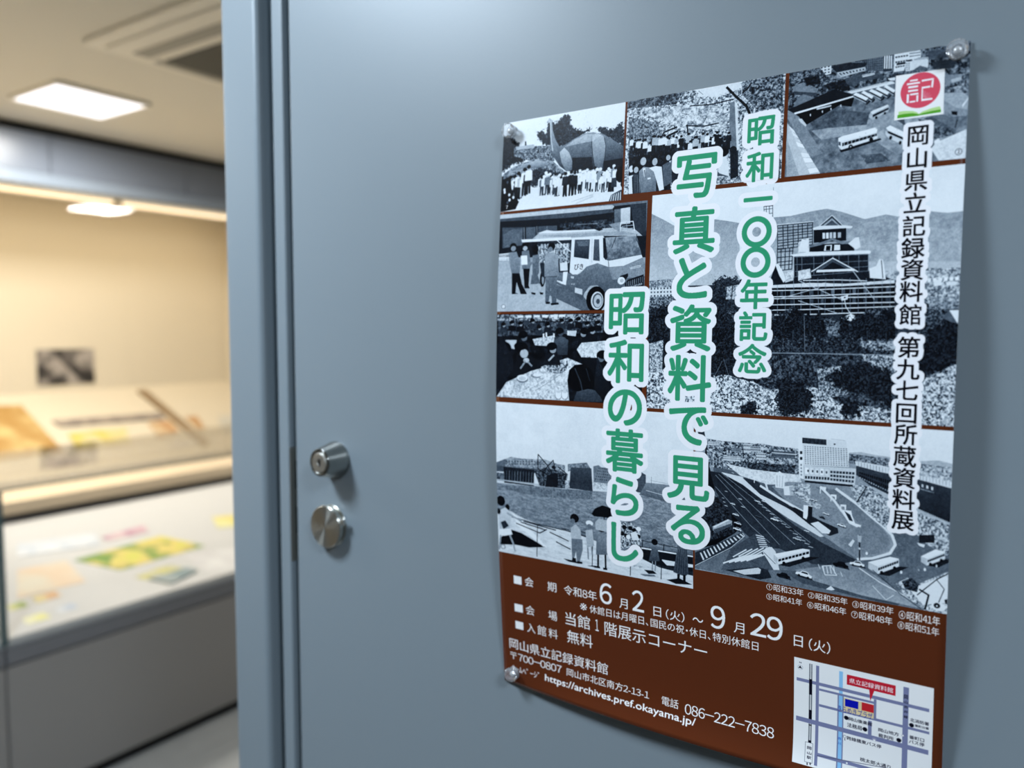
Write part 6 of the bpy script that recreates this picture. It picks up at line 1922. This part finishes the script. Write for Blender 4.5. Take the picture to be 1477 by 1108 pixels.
def lathe(bm, prof, origin, n=48):
    """prof = [(radius, distance out of the door)], turned about the line from origin along -Y."""
    ox, oy, oz = origin
    rings = []
    for r, d in prof:
        if r <= 1e-6:
            rings.append([bm.verts.new((ox, oy - d, oz))])
        else:
            rings.append([bm.verts.new((ox + r * math.cos(2 * PI * i / n), oy - d, oz + r * math.sin(2 * PI * i / n))) for i in range(n)])
    for a, b in zip(rings[:-1], rings[1:]):
        for i in range(n):
            j = (i + 1) % n
            if len(a) == 1 and len(b) == 1:
                continue
            if len(a) == 1:
                bm.faces.new([a[0], b[i], b[j]])
            elif len(b) == 1:
                bm.faces.new([a[i], a[j], b[0]])
            else:
                bm.faces.new([a[i], a[j], b[j], b[i]])


def thing(name, label, cat, loc=(0, 0, 0), group=None):
    o = bpy.data.objects.new(name, None)
    o.empty_display_size = .05
    o.location = loc
    COL.objects.link(o)
    o['label'], o['category'] = label, cat
    if group:
        o['group'] = group
    return o


def tag(o, label, cat, group=None):
    o['label'], o['category'] = label, cat
    if group:
        o['group'] = group
    return o


# ---------------------------------------------------------------- room shell
DOOR_Y = 0.688333
X_W, X_E, Y_S, Y_N = -5.35, 2.6, -3.0, 6.4
TILE = .45
fl = box('floor', (X_W - .1, X_E + .1, Y_S - .1, Y_N + .1, -.06, -.004), mat('floor_bed', (.25, .25, .25), .8), kind='structure')
rnd = random.Random(4)
tile_mesh = bmesh.new()
add_box(tile_mesh, 0, TILE - .002, 0, TILE - .002, -.004, 0)
t0 = link('floor_tile', tile_mesh, M['floor'], fl)
k = 0
for i in range(7):
    for j in range(9):
        t = t0 if k == 0 else t0.copy()
        if k:
            COL.objects.link(t)
            t.parent = fl
        t.location = (-3.85 + i * TILE, .1 + j * TILE, rnd.uniform(-.0004, 0))
        k += 1
box('ceiling', (X_W - .1, X_E + .1, Y_S - .1, Y_N + .1, CEIL, CEIL + .1), M['ceiling'], kind='structure')
box('wall_left', (X_W - .1, X_W, Y_S - .1, Y_N + .1, 0, CEIL), M['wall'], kind='structure')
box('wall_right', (X_E, X_E + .1, Y_S - .1, Y_N + .1, 0, CEIL), M['wall'], kind='structure')
box('wall_back', (X_W, X_E, Y_S - .1, Y_S, 0, CEIL), M['wall'], kind='structure')
box('wall_far', (X_W, X_E, Y_N, Y_N + .1, 0, CEIL), M['wall_pale'], kind='structure')
# the painted steel wall that holds the door: posts beside and a panel over it
HEAD = 2.10
box('wall_front', (.14, X_E, DOOR_Y + .012, DOOR_Y + .13, 0, CEIL), M['frame'], kind='structure')
box('wall_over_door', (-.93, .14, DOOR_Y + .012, DOOR_Y + .13, HEAD + .06, CEIL), M['frame'], kind='structure')

# ---------------------------------------------------------------- door and its frame
fr = thing('door_frame', '', '', (0, 0, 0))
del fr['label'], fr['category']
fr.name = 'trim_1'
fr['kind'] = 'structure'


def upright(name, x0, x1, y0, y1, z1, bev, parent=fr, m='frame', z0=0.0):
    return box(name, (x0, x1, y0, y1, z0, z1), M[m], parent, bev=bev, seg=3)


upright('outer_post', -.9405, -.8645, DOOR_Y - .008, DOOR_Y + .130, CEIL, .008)
upright('outer_groove', -.8645, -.8450, DOOR_Y + .045, DOOR_Y + .120, HEAD + .05, 0)
upright('inner_stop', -.8450, -.8235, DOOR_Y - .001, DOOR_Y + .120, HEAD + .02, .003)
upright('rebate', -.8245, -.790, DOOR_Y + .046, DOOR_Y + .120, HEAD, 0)
upright('seal', -.8235, -.808, DOOR_Y + .040, DOOR_Y + .0455, HEAD, 0, m='dark_gap')
upright('inner_stop', .058, .080, DOOR_Y - .001, DOOR_Y + .120, HEAD + .02, .0015)
upright('outer_post', .080, .145, DOOR_Y - .012, DOOR_Y + .130, CEIL, .0035)
box('frame_head', (-.8245, .058, DOOR_Y - .001, DOOR_Y + .12, HEAD - .03, HEAD + .06), M['frame'], fr, bev=.0015)
sp = box('strike_plate', (-.8242, -.8228, DOOR_Y - .0005, DOOR_Y + .034, 1.238, 1.391), M['strike'], fr, bev=.0004)
sp['label'] = 'dark metal strike plate in the door frame gap'
box('bolt_hole', (-.8232, -.8226, DOOR_Y + .008, DOOR_Y + .026, 1.275, 1.31), M['keyhole'], sp)
box('bolt_hole', (-.8232, -.8226, DOOR_Y + .008, DOOR_Y + .026, 1.335, 1.372), M['keyhole'], sp)
leaf = box('door_1', (-.8115, .055, DOOR_Y, DOOR_Y + .038, .008, HEAD - .034), M['door'], kind='structure', bev=.0016, seg=3)

# key cylinder (upper) and turn disc (lower)
cy = thing('key_cylinder', 'tapered brushed steel key cylinder, upper fitting on the grey door', 'lock', (CYL_X, DOOR_Y, CYL_Z))
bm = bmesh.new()
lathe(bm, [(0, 0), (.0232, 0), (.0232, .0035), (.0228, .0045), (.0172, CYL_D - .001), (.0166, CYL_D), (.0142, CYL_D), (.0138, CYL_D - .0012), (.0122, CYL_D - .0012)], (0, 0, 0))
link('collar', bm, M['turned_side'], cy, smooth=False)
bm = bmesh.new()
lathe(bm, [(.0124, CYL_D - .004), (.0122, CYL_D - .0002), (.0116, CYL_D + .0006), (.0036, CYL_D + .0006), (.0030, CYL_D - .0006), (0, CYL_D - .0006)], (0, 0, 0))
plug = link('key_plug', bm, M['steel'], cy, smooth=False)
box('keyway', (-.0009, .0009, -CYL_D - .0012, -CYL_D + .002, -.0048, .0048), M['keyhole'], plug)
kn = thing('thumb_turn', 'round flat brushed steel thumb turn below the key cylinder on the door', 'door knob', (KNB_X, DOOR_Y, KNB_Z))
bm = bmesh.new()
lathe(bm, [(0, 0), (.0262, 0), (.0262, .0012), (.0255, .002), (.0205, .0025), (.0205, .0048), (.0262, .0052), (.0267, .0060), (.0267, KNB_D - .001), (.0260, KNB_D), (.0, KNB_D)], (0, 0, 0), 64)
link('disc', bm, M['turned'], kn)
bm = bmesh.new()
add_box(bm, .0245, .0315, -KNB_D + .0015, -.0065, .0055, .0135, bev=.0012)
link('turn_tab', bm, M['steel'], kn)
for o in list(cy.children) + list(kn.children):
    if o.name.startswith(('collar', 'key_plug', 'disc')):
        md = o.modifiers.new('edge', 'BEVEL')
        md.width, md.segments, md.limit_method, md.angle_limit = .0003, 2, 'ANGLE', .6
        for p in o.data.polygons:
            p.use_smooth = True
        md2 = o.modifiers.new('flat', 'WEIGHTED_NORMAL')

# ---------------------------------------------------------------- poster
PX0, PZ0, PROT = -0.479079, 1.760188, math.radians(0.174485)
PBOW, PCURL = 0.015532, 0.011831


def sheet_point(u, v, lift=0.0):
    """Point of the bowed sheet; u right, v down, in metres from the top left corner."""
    a, s = min(max(v / .594, 0), 1), min(max(u / .420, 0), 1)
    off = .0015 + PBOW * math.sin(PI * a) + PCURL * math.exp(-(1 - a) / .035) * math.sin(PI * s) ** .8 + lift
    return (PX0 + u * math.cos(PROT) + v * math.sin(PROT), DOOR_Y - off, PZ0 + u * math.sin(PROT) - v * math.cos(PROT))


pix = paint_sheet()
img = bpy.data.images.new('printed_sheet', PW, PH)
rgba = np.ones((PH, PW, 4), np.float32)
rgba[..., :3] = pix[::-1]
img.pixels.foreach_set(rgba.ravel())
img.update()
img.pack()
m, n, l, b = nodes('printed_paper')
tx = n.new('ShaderNodeTexImage')
tx.image = img
tx.interpolation = 'Cubic'
l.new(tx.outputs[0], b.inputs['Base Color'])
b.inputs['Roughness'].default_value = .21
b.inputs['Specular IOR Level'].default_value = .36
M['print'] = m


def sheet_patch(name, u0, v0, u1, v1, lift, parent, m, thick=0.0):
    nu, nv = max(int((u1 - u0) / .006), 1), max(int((v1 - v0) / .004), 1)
    bm = bmesh.new()
    uv = bm.loops.layers.uv.new('UVMap')
    g, tex = [], {}
    for j in range(nv + 1):
        row = []
        for i in range(nu + 1):
            u, v = u0 + (u1 - u0) * i / nu, v0 + (v1 - v0) * j / nv
            q = sheet_point(u, v, lift)
            w = bm.verts.new((q[0] - PX0, q[1] - DOOR_Y, q[2] - PZ0))
            tex[w] = (u / .420, 1 - v / .594)
            row.append(w)
        g.append(row)
    for j in range(nv):
        for i in range(nu):
            f = bm.faces.new([g[j][i], g[j + 1][i], g[j + 1][i + 1], g[j][i + 1]])
            f.smooth = True
            for lp in f.loops:
                lp[uv].uv = tex[lp.vert]
    o = link(name, bm, m, parent, smooth=True)
    if thick:
        md = o.modifiers.new('paper', 'SOLIDIFY')
        md.thickness, md.offset, md.material_offset, md.material_offset_rim = thick, -1, 1, 1
    return o


po = thing('poster', 'large glossy exhibition poster with green title, black and white photographs and map on the door', 'poster', (PX0, DOOR_Y, PZ0))
sheet_patch('paper_sheet', 0, 0, .420, .594, 0, po, [M['print'], M['paper_back']], .00022)
for nm, lb, r in (('printed_photograph', 'photograph of a dinosaur statue and a crowd', (0, 0, .1387, .0915)),
                  ('printed_photograph', 'photograph of people under blossoming trees', (.141, 0, .287, .0868)),
                  ('printed_photograph', 'photograph of a bus yard seen from above', (.289, 0, .420, .0863)),
                  ('printed_photograph', 'photograph of a mobile library van and readers', (0, .0945, .1658, .1945)),
                  ('printed_photograph', 'photograph of school children at a meal', (0, .1974, .1658, .283)),
                  ('printed_photograph', 'photograph of a castle tower in scaffolding', (.1705, .0905, .420, .2852)),
                  ('printed_photograph', 'photograph of a river bank with children and an umbrella', (0, .2884, .2168, .4486)),
                  ('printed_photograph', 'photograph of a station square with buses', (.2186, .2884, .420, .4298)),
                  ('printed_map', 'small street map with a red callout', (.3068, .4915, .4128, .585)),
                  ('printed_emblem', 'red round emblem over a green open book', (.3708, .0085, .4035, .0535))):
    o = sheet_patch(nm, *r, .00012 if nm != 'printed_emblem' else .0002, po, [M['print']])
    o['label'] = lb

# ---------------------------------------------------------------- clear magnet pins holding the sheet
def make_pin(label, u, v):
    q = sheet_point(u, v)
    t = thing('magnet_pin', label, 'magnet pin', (q[0], q[1] - .0003, q[2]), 'clear pins at the poster corners')
    bm = bmesh.new()
    lathe(bm, [(0, .0), (.0064, .0), (.0068, .0008), (.0046, .0026), (.0044, .0038), (.0070, .0058), (.0076, .0072), (.0074, .0086), (.0064, .0098), (.0034, .0102), (.0030, .0096), (0, .0096)], (0, 0, 0), 14)
    link('clear_body', bm, M['acrylic'], t)
    bm = bmesh.new()
    lathe(bm, [(0, .0004), (.0027, .0004), (.0027, .0050), (.0022, .0056), (0, .0056)], (0, 0, 0), 20)
    link('magnet_core', bm, M['magnet'], t, smooth=True)
    return t


PIN_SPOTS = [(0.0105, 0.0102), (0.4121, 0.0067), (0.0145, 0.5809), (0.4121, 0.5809)]
LABELS = ('clear round magnet pin on the poster corner beside the dinosaur photograph',
          'clear round magnet pin at the upper poster corner above the red emblem',
          'clear round magnet pin at the lower poster corner beside the web address',
          'clear round magnet pin at the lower poster corner under the street map')
pin = make_pin(LABELS[0], *PIN_SPOTS[0])
for lb, (u, v) in zip(LABELS[1:], PIN_SPOTS[1:]):
    c = pin.copy()
    COL.objects.link(c)
    q = sheet_point(u, v)
    c.location = (q[0], q[1] - .0003, q[2])
    c['label'] = lb
    for ch in list(pin.children):
        d = ch.copy()
        d.parent = c
        COL.objects.link(d)

# ---------------------------------------------------------------- ceiling fixtures
def ceiling_panel(x, y, label, m, s=.42):
    t = thing('ceiling_light', label, 'light', (x, y, CEIL), 'square ceiling light panels')
    h = s / 2
    bm = bmesh.new()
    for a in ((-h, h, -h, -h + .014), (-h, h, h - .014, h), (-h, -h + .014, -h + .014, h - .014), (h - .014, h, -h + .014, h - .014)):
        add_box(bm, a[0], a[1], a[2], a[3], -.018, 0)
    link('panel_frame', bm, M['plastic'], t)
    box('diffuser', (-h + .014, h - .014, -h + .014, h - .014, -.012, -.002), m, t)
    return t


ceiling_panel(-3.60, 1.88, 'bright square ceiling light panel near the display case header', M['panel_room'])
ceiling_panel(-1.82, 3.6, 'square ceiling light panel mirrored in the wall case glass', M['panel_room'])
ceiling_panel(-3.6, 5.3, 'square ceiling light panel at the far end of the exhibition room', M['panel_room'])
ceiling_panel(-3.60, .05, 'square ceiling light panel over the near end of the cases', M['panel_room'])
for (x, y), lb in zip(HALL_PANELS, ('nearest the door', 'farther out to the right')):
    ceiling_panel(x, y, 'square cool light panel in the hall ceiling, ' + lb, M['panel_hall'])

ac = thing('air_conditioner', 'square ceiling cassette air conditioner with dark centre grille', 'air conditioner', (-2.37, 1.97, CEIL))
box('casing', (-.475, .475, -.475, .475, -.022, 0), M['plastic'], ac, bev=.008)
box('rim_plate', (-.42, .42, -.42, .42, -.032, -.022), M['plastic'], ac, bev=.006)
for a in ((-.37, .37, -.345, -.285), (-.37, .37, .285, .345)):
    box('louvre', (a[0], a[1], a[2], a[3], -.036, -.032), M['slot'], ac)
for a in ((-.40, -.365, -.25, .25), (.365, .40, -.25, .25)):
    box('louvre', (a[0], a[1], a[2], a[3], -.036, -.032), M['slot'], ac)
gr = box('intake_grille', (-.35, .35, -.235, .235, -.037, -.032), M['grille'], ac)
for i in range(20):
    y = -.225 + i * .0237
    box('grille_slat', (-.345, .345, y - .004, y + .004, -.041, -.037), M['grille'], gr)

# ---------------------------------------------------------------- wall display case
CX = -4.22                                    # plane of its glass
Y0c, Y1c = -1.6, 3.60
XB = -5.0
wc = thing('wall_display_case', 'tall lit wall display case with cream lining and glass front', 'display case', (CX, 1.0, 0))


def cbox(name, b, m, parent=wc, bev=0.0):
    ox, oy = parent.matrix_basis.translation.x, parent.matrix_basis.translation.y
    return box(name, (b[0] - ox, b[1] - ox, b[2] - oy, b[3] - oy, b[4], b[5]), M[m], parent, bev=bev)


cbox('back_panel', (XB - .03, XB, Y0c, Y1c, 1.0, 2.34), 'case_in')
cbox('end_panel', (XB, CX - .02, Y1c, Y1c + .03, .7, 2.34), 'case_in')
cbox('end_panel', (XB, CX - .02, Y0c - .03, Y0c, .7, 2.34), 'case_in')
cbox('case_top', (XB, CX - .02, Y0c, Y1c, 2.30, 2.34), 'case_in')
cbox('lower_cabinet', (XB, CX - .01, Y0c, Y1c, .0, .70), 'cab')
bm = bmesh.new()
prism(bm, [(XB - CX, .70), (-.035, .70), (-.035, .775), (XB - CX, 1.150)], 'y', Y0c - 1.0, Y1c - 1.0)
link('sloped_desk', bm, M['case_in'], wc)
# header panels and rails above the glass
ys = [Y0c, -.9, -.2, .55, 1.22, 2.04, 2.80, Y1c + .1]
for a, b_ in zip(ys[:-1], ys[1:]):
    cbox('header_panel', (CX - .02, CX + .002, a + .003, b_ - .003, 2.315, 2.505), 'header')
cbox('header_rail', (CX - .022, CX + .010, Y0c, Y1c + .1, 2.250, 2.312), 'header_rail', bev=.003)
cbox('shadow_gap', (CX - .06, CX - .015, Y0c, Y1c + .1, 2.505, CEIL), 'black')
cbox('glass_rail', (CX - .015, CX + .012, Y0c, Y1c, .752, .778), 'alu', bev=.002)
cbox('ledge', (CX - .01, CX + .33, Y0c, Y1c, .688, .750), 'wood', bev=.004)
cbox('ledge_support', (CX - .01, CX + .27, Y0c, Y1c, .0, .688), 'cab_rail')
for a, b_ in ((Y0c, .0), (.0, 3.596)):
    cbox('glass_pane', (CX - .006, CX, a + .002, b_ - .002, .778, 2.250), 'glass')
cbox('corner_post', (CX - .03, CX + .01, Y1c, Y1c + .06, 0, CEIL), 'header_rail')
cbox('lamp_housing', (CX - .30, CX - .12, Y0c + .4, Y1c - .1, 2.262, 2.296), 'alu')

for i, (a, b_) in enumerate(((-1.1, .05), (.12, 1.27), (1.34, 2.49), (2.56, 3.45))):
    bm = bmesh.new()
    ring_ = [(-.24 + .011 * math.cos(t * PI / 5), 2.262 + .011 * math.sin(t * PI / 5) - .008) for t in range(10)]
    prism(bm, ring_, 'y', a - 1.0, b_ - 1.0)
    link('lamp_tube', bm, M['tube'], wc)

# things in the wall case
SX0, SZ0, SX1, SZ1 = CX - .035, .775, XB, 1.150


def slope(x, y, lift=0.0):
    t = (SX0 - x) / (SX0 - SX1)
    nrm = Vector((SZ1 - SZ0, 0, SX0 - SX1)).normalized()
    p = Vector((x, y, SZ0 + (SZ1 - SZ0) * t)) + nrm * lift
    return p


def slab(name, quad, thick, m, label, cat, group, up, base=.0008):
    """A flat item on a sloping board: quad = four (x, y) corners; up(x, y, lift) gives the point on the board."""
    bm = bmesh.new()
    c = Vector((sum(q[0] for q in quad) / 4, sum(q[1] for q in quad) / 4, 0))
    o3 = up(c.x, c.y, 0)
    lo = [bm.verts.new(up(x, y, base) - o3) for x, y in quad]
    hi = [bm.verts.new(up(x, y, base + thick) - o3) for x, y in quad]
    bm.faces.new(lo[::-1])
    bm.faces.new(hi)
    for i in range(4):
        bm.faces.new([lo[i], lo[(i + 1) % 4], hi[(i + 1) % 4], hi[i]])
    o = link(name, bm, m)
    o.location = o3
    tag(o, label, cat, group)
    return o


def blotch(name, c0, c1, scale, c2=None):
    """Printed matter seen too far off to read: two or three inks in soft patches."""
    m, n, l, b = nodes(name)
    tc, t, r = n.new('ShaderNodeTexCoord'), n.new('ShaderNodeTexNoise'), n.new('ShaderNodeValToRGB')
    t.inputs['Scale'].default_value, t.inputs['Detail'].default_value = scale, 3
    l.new(tc.outputs['Object'], t.inputs['Vector'])
    l.new(t.outputs['Fac'], r.inputs[0])
    r.color_ramp.elements[0].position, r.color_ramp.elements[1].position = .40, .60
    c0, c1, c2 = [None if c is None else tuple((.78 * x + .12 * sum(c) / 3) * .94 for x in c) for c in (c0, c1, c2)]
    r.color_ramp.elements[0].color = lin(c0) + (1,)
    r.color_ramp.elements[1].color = lin(c1) + (1,)
    if c2:
        e = r.color_ramp.elements.new(.5)
        e.color = lin(c2) + (1,)
    l.new(r.outputs[0], b.inputs['Base Color'])
    b.inputs['Roughness'].default_value = .7
    return m


WALL_ITEMS = [('ochre_document', [(-4.896, 1.973), (-4.882, 2.147), (-4.44, 2.154), (-4.424, 1.771)], 0.006, ((0.8, 0.6, 0.28), (0.93, 0.8, 0.5), (0.85, 0.68, 0.38)), 7, 'large ochre yellow document at the left end of the sloped desk'),
    ('grey_scroll', [(-4.704, 2.231), (-4.684, 2.879), (-4.627, 2.875), (-4.644, 2.245)], 0.012, ((0.55, 0.5, 0.48), (0.72, 0.66, 0.6)), 12, 'long thin grey document across the sloped desk'),
    ('yellow_booklet', [(-4.574, 2.254), (-4.571, 2.583), (-4.438, 2.534), (-4.435, 2.226)], 0.01, ((0.95, 0.85, 0.35), (0.93, 0.88, 0.66)), 10, 'bright yellow opened booklet in front of the grey document'),
    ('orange_booklet', [(-4.598, 2.748), (-4.598, 2.895), (-4.479, 2.877), (-4.446, 2.728)], 0.01, ((0.85, 0.62, 0.38), (0.92, 0.8, 0.62)), 9, 'pale orange booklet left of the wooden pointer'),
    ('orange_slip', [(-4.622, 3.017), (-4.617, 3.098), (-4.483, 3.064), (-4.484, 3.014)], 0.004, ((0.85, 0.62, 0.38), (0.88, 0.72, 0.5)), 9, 'narrow orange brown slip right of the wooden pointer'),
    ('caption_card', [(-4.381, 2.04), (-4.38, 2.184), (-4.306, 2.183), (-4.314, 2.025)], 0.004, ((0.88, 0.8, 0.74), (0.92, 0.86, 0.8)), 20, 'small pale caption card in front of the yellow booklet'),
    ('caption_card', [(-4.394, 2.748), (-4.408, 2.921), (-4.337, 2.905), (-4.326, 2.734)], 0.004, ((0.88, 0.84, 0.78), (0.92, 0.88, 0.82)), 20, 'small pale caption card below the orange booklet'),
    ('wooden_pointer', [(-4.939, 2.878), (-4.946, 2.938), (-4.332, 2.991), (-4.319, 2.933)], 0.014, ((0.62, 0.5, 0.34), (0.7, 0.58, 0.42)), 5, 'long brown wooden strip lying slantwise on the desk'),
    ('white_sheet', [(-4.599, 3.242), (-4.592, 3.458), (-4.392, 3.341), (-4.416, 3.144)], 0.003, ((0.9, 0.88, 0.82), (0.86, 0.84, 0.78)), 10, 'white sheet at the right end of the sloped desk')]
for nm, quad, th, cs, scale, lb in WALL_ITEMS:
    slab(nm, quad, th, blotch(nm + '_print', *cs[:2], scale, cs[2] if len(cs) > 2 else None), lb, 'document', 'papers on the sloped desk of the wall case', slope)

# small photograph on the back panel
ph = thing('mounted_photograph', 'small black and white photograph mounted on the case back panel', 'photograph', (XB, 2.465, 1.30))
box('mount_board', (.0, .006, -.172, .172, -.108, .108), M['case_white'], ph)
box('photo_print', (.006, .007, -.172, .172, -.108, .108), blotch('grey_photo', (.15, .13, .12), (.70, .66, .62), 9, (.45, .42, .40)), ph)

# ---------------------------------------------------------------- table display cases standing in front
TX0, TX1 = -2.65, -3.46                       # front and back planes
BZ = .545
def tslope(x, y, lift=0.0):
    t = (TX0 - .03 - x) / (TX0 - TX1 - .06)
    a, b_ = .575, .755
    nrm = Vector((b_ - a, 0, TX0 - TX1)).normalized()
    return Vector((x, y, a + (b_ - a) * t)) + nrm * lift


def table_case(y0, y1, label):
    t = thing('table_display_case', label, 'display case', (TX0, (y0 + y1) / 2, 0), 'low grey table display cases')
    oy = (y0 + y1) / 2
    a, b_ = y0 - oy + .003, y1 - oy - .003
    d = TX1 - TX0
    box('plinth', (d + .03, -.035, a + .02, b_ - .02, 0, .045), M['black'], t)
    box('cabinet_body', (d, -.012, a, b_, .045, BZ - .055), M['cab'], t)
    w = (b_ - a)
    box('front_panel', (-.012, 0, a, b_, .047, BZ - .062), M['cab'], t, bev=.002)
    box('top_rail', (d, .004, a, b_, BZ - .055, BZ), M['cab_rail'], t, bev=.003)
    box('light_trim', (-.03, .006, a, b_, BZ, BZ + .010), M['alu'], t)
    bm = bmesh.new()
    prism(bm, [(-.008, BZ), (-.008, .573), (d + .03, .755), (d + .03, BZ)], 'y', a + .006, b_ - .006)
    link('display_board', bm, M['case_white'], t)
    box('front_glass', (-.006, 0, a, b_, BZ + .010, 1.04), M['glass'], t)
    box('glass_edge_strip', (-.007, .001, a, b_, 1.04, 1.046), M['glass_edge'], t)
    box('top_glass', (d, -.007, a, b_, 1.04, 1.046), M['lid_glass'], t)
    for y in (a, b_ - .006):
        box('side_glass', (d, -.006, y, y + .006, BZ + .010, 1.04), M['glass'], t)
        box('glass_corner_seal', (-.010, .001, y - .0015, y + .0075, BZ + .010, 1.04), M['glass_edge'], t)
    box('back_glass', (d, d + .006, a + .006, b_ - .006, BZ, 1.04), M['glass'], t)
    return t


table_case(-.71, 1.09, 'low grey glazed table case, its corner just at the left picture edge')
table_case(1.09, 2.89, 'low grey glazed table case with a green and yellow map on its board')
TABLE_ITEMS = [('green_map', [(-3.033, 1.499), (-3.064, 1.87), (-2.9, 1.968), (-2.882, 1.593)], 0.003, ((0.45, 0.62, 0.2), (0.86, 0.84, 0.3), (0.92, 0.8, 0.4)), 9, 'large green and yellow map sheet in the table case'),
    ('pink_slip', [(-3.159, 1.673), (-3.186, 1.867), (-3.12, 1.853), (-3.126, 1.678)], 0.003, ((0.78, 0.55, 0.62), (0.88, 0.75, 0.74)), 15, 'narrow pink slip above the green map'),
    ('olive_leaflet', [(-2.809, 1.606), (-2.833, 1.762), (-2.73, 1.818), (-2.7, 1.676)], 0.003, ((0.84, 0.8, 0.42), (0.78, 0.76, 0.66)), 12, 'pale olive leaflet below the green map'),
    ('grey_photo_card', [(-2.764, 1.636), (-2.771, 1.795), (-2.73, 1.818), (-2.694, 1.685)], 0.006, ((0.5, 0.58, 0.58), (0.62, 0.66, 0.64)), 8, 'small grey blue photograph card lying on the olive leaflet'),
    ('tan_sheet', [(-3.057, 1.309), (-3.047, 1.475), (-2.866, 1.454), (-2.871, 1.225)], 0.003, ((0.9, 0.78, 0.64), (0.88, 0.84, 0.74)), 7, 'tan printed sheet at the left of the table case'),
    ('orange_card', [(-2.857, 1.264), (-2.86, 1.342), (-2.816, 1.344), (-2.813, 1.262)], 0.003, ((0.88, 0.66, 0.45), (0.9, 0.82, 0.55)), 10, 'small orange card near the front glass of the table case'),
    ('green_card', [(-2.844, 1.182), (-2.848, 1.233), (-2.81, 1.233), (-2.809, 1.179)], 0.003, ((0.6, 0.68, 0.32), (0.86, 0.84, 0.5)), 10, 'small green card in the left front of the table case'),
    ('yellow_card', [(-2.747, 1.182), (-2.748, 1.25), (-2.707, 1.257), (-2.703, 1.18)], 0.003, ((0.93, 0.9, 0.55), (0.93, 0.91, 0.72)), 10, 'pale yellow card nearest the front glass'),
    ('blue_card', [(-2.751, 1.288), (-2.756, 1.348), (-2.719, 1.353), (-2.716, 1.285)], 0.003, ((0.72, 0.76, 0.82), (0.85, 0.86, 0.86)), 10, 'pale blue card beside the yellow card'),
    ('yellow_sheet', [(-3.121, 2.158), (-3.084, 2.316), (-2.972, 2.261), (-3.018, 2.114)], 0.003, ((0.92, 0.82, 0.35), (0.93, 0.9, 0.6)), 8, 'yellow sheet at the right end of the table case'),
    ('text_sheet', [(-2.867, 1.846), (-2.829, 2.091), (-2.66, 2.047), (-2.704, 1.838)], 0.003, ((0.84, 0.82, 0.8), (0.9, 0.89, 0.86)), 14, 'white printed text sheet to the right of the olive leaflet'),
    ('text_sheet', [(-3.246, 1.393), (-3.207, 1.669), (-3.105, 1.638), (-3.149, 1.35)], 0.003, ((0.8, 0.82, 0.84), (0.89, 0.89, 0.88)), 14, 'long white text sheet along the back of the table case')]
for nm, quad, th, cs, scale, lb in TABLE_ITEMS:
    slab(nm, quad, th, blotch(nm + '_print', *cs[:2], scale, cs[2] if len(cs) > 2 else None), lb, 'document', 'papers in the table case', tslope, .0045 if nm == 'grey_photo_card' else .0008)
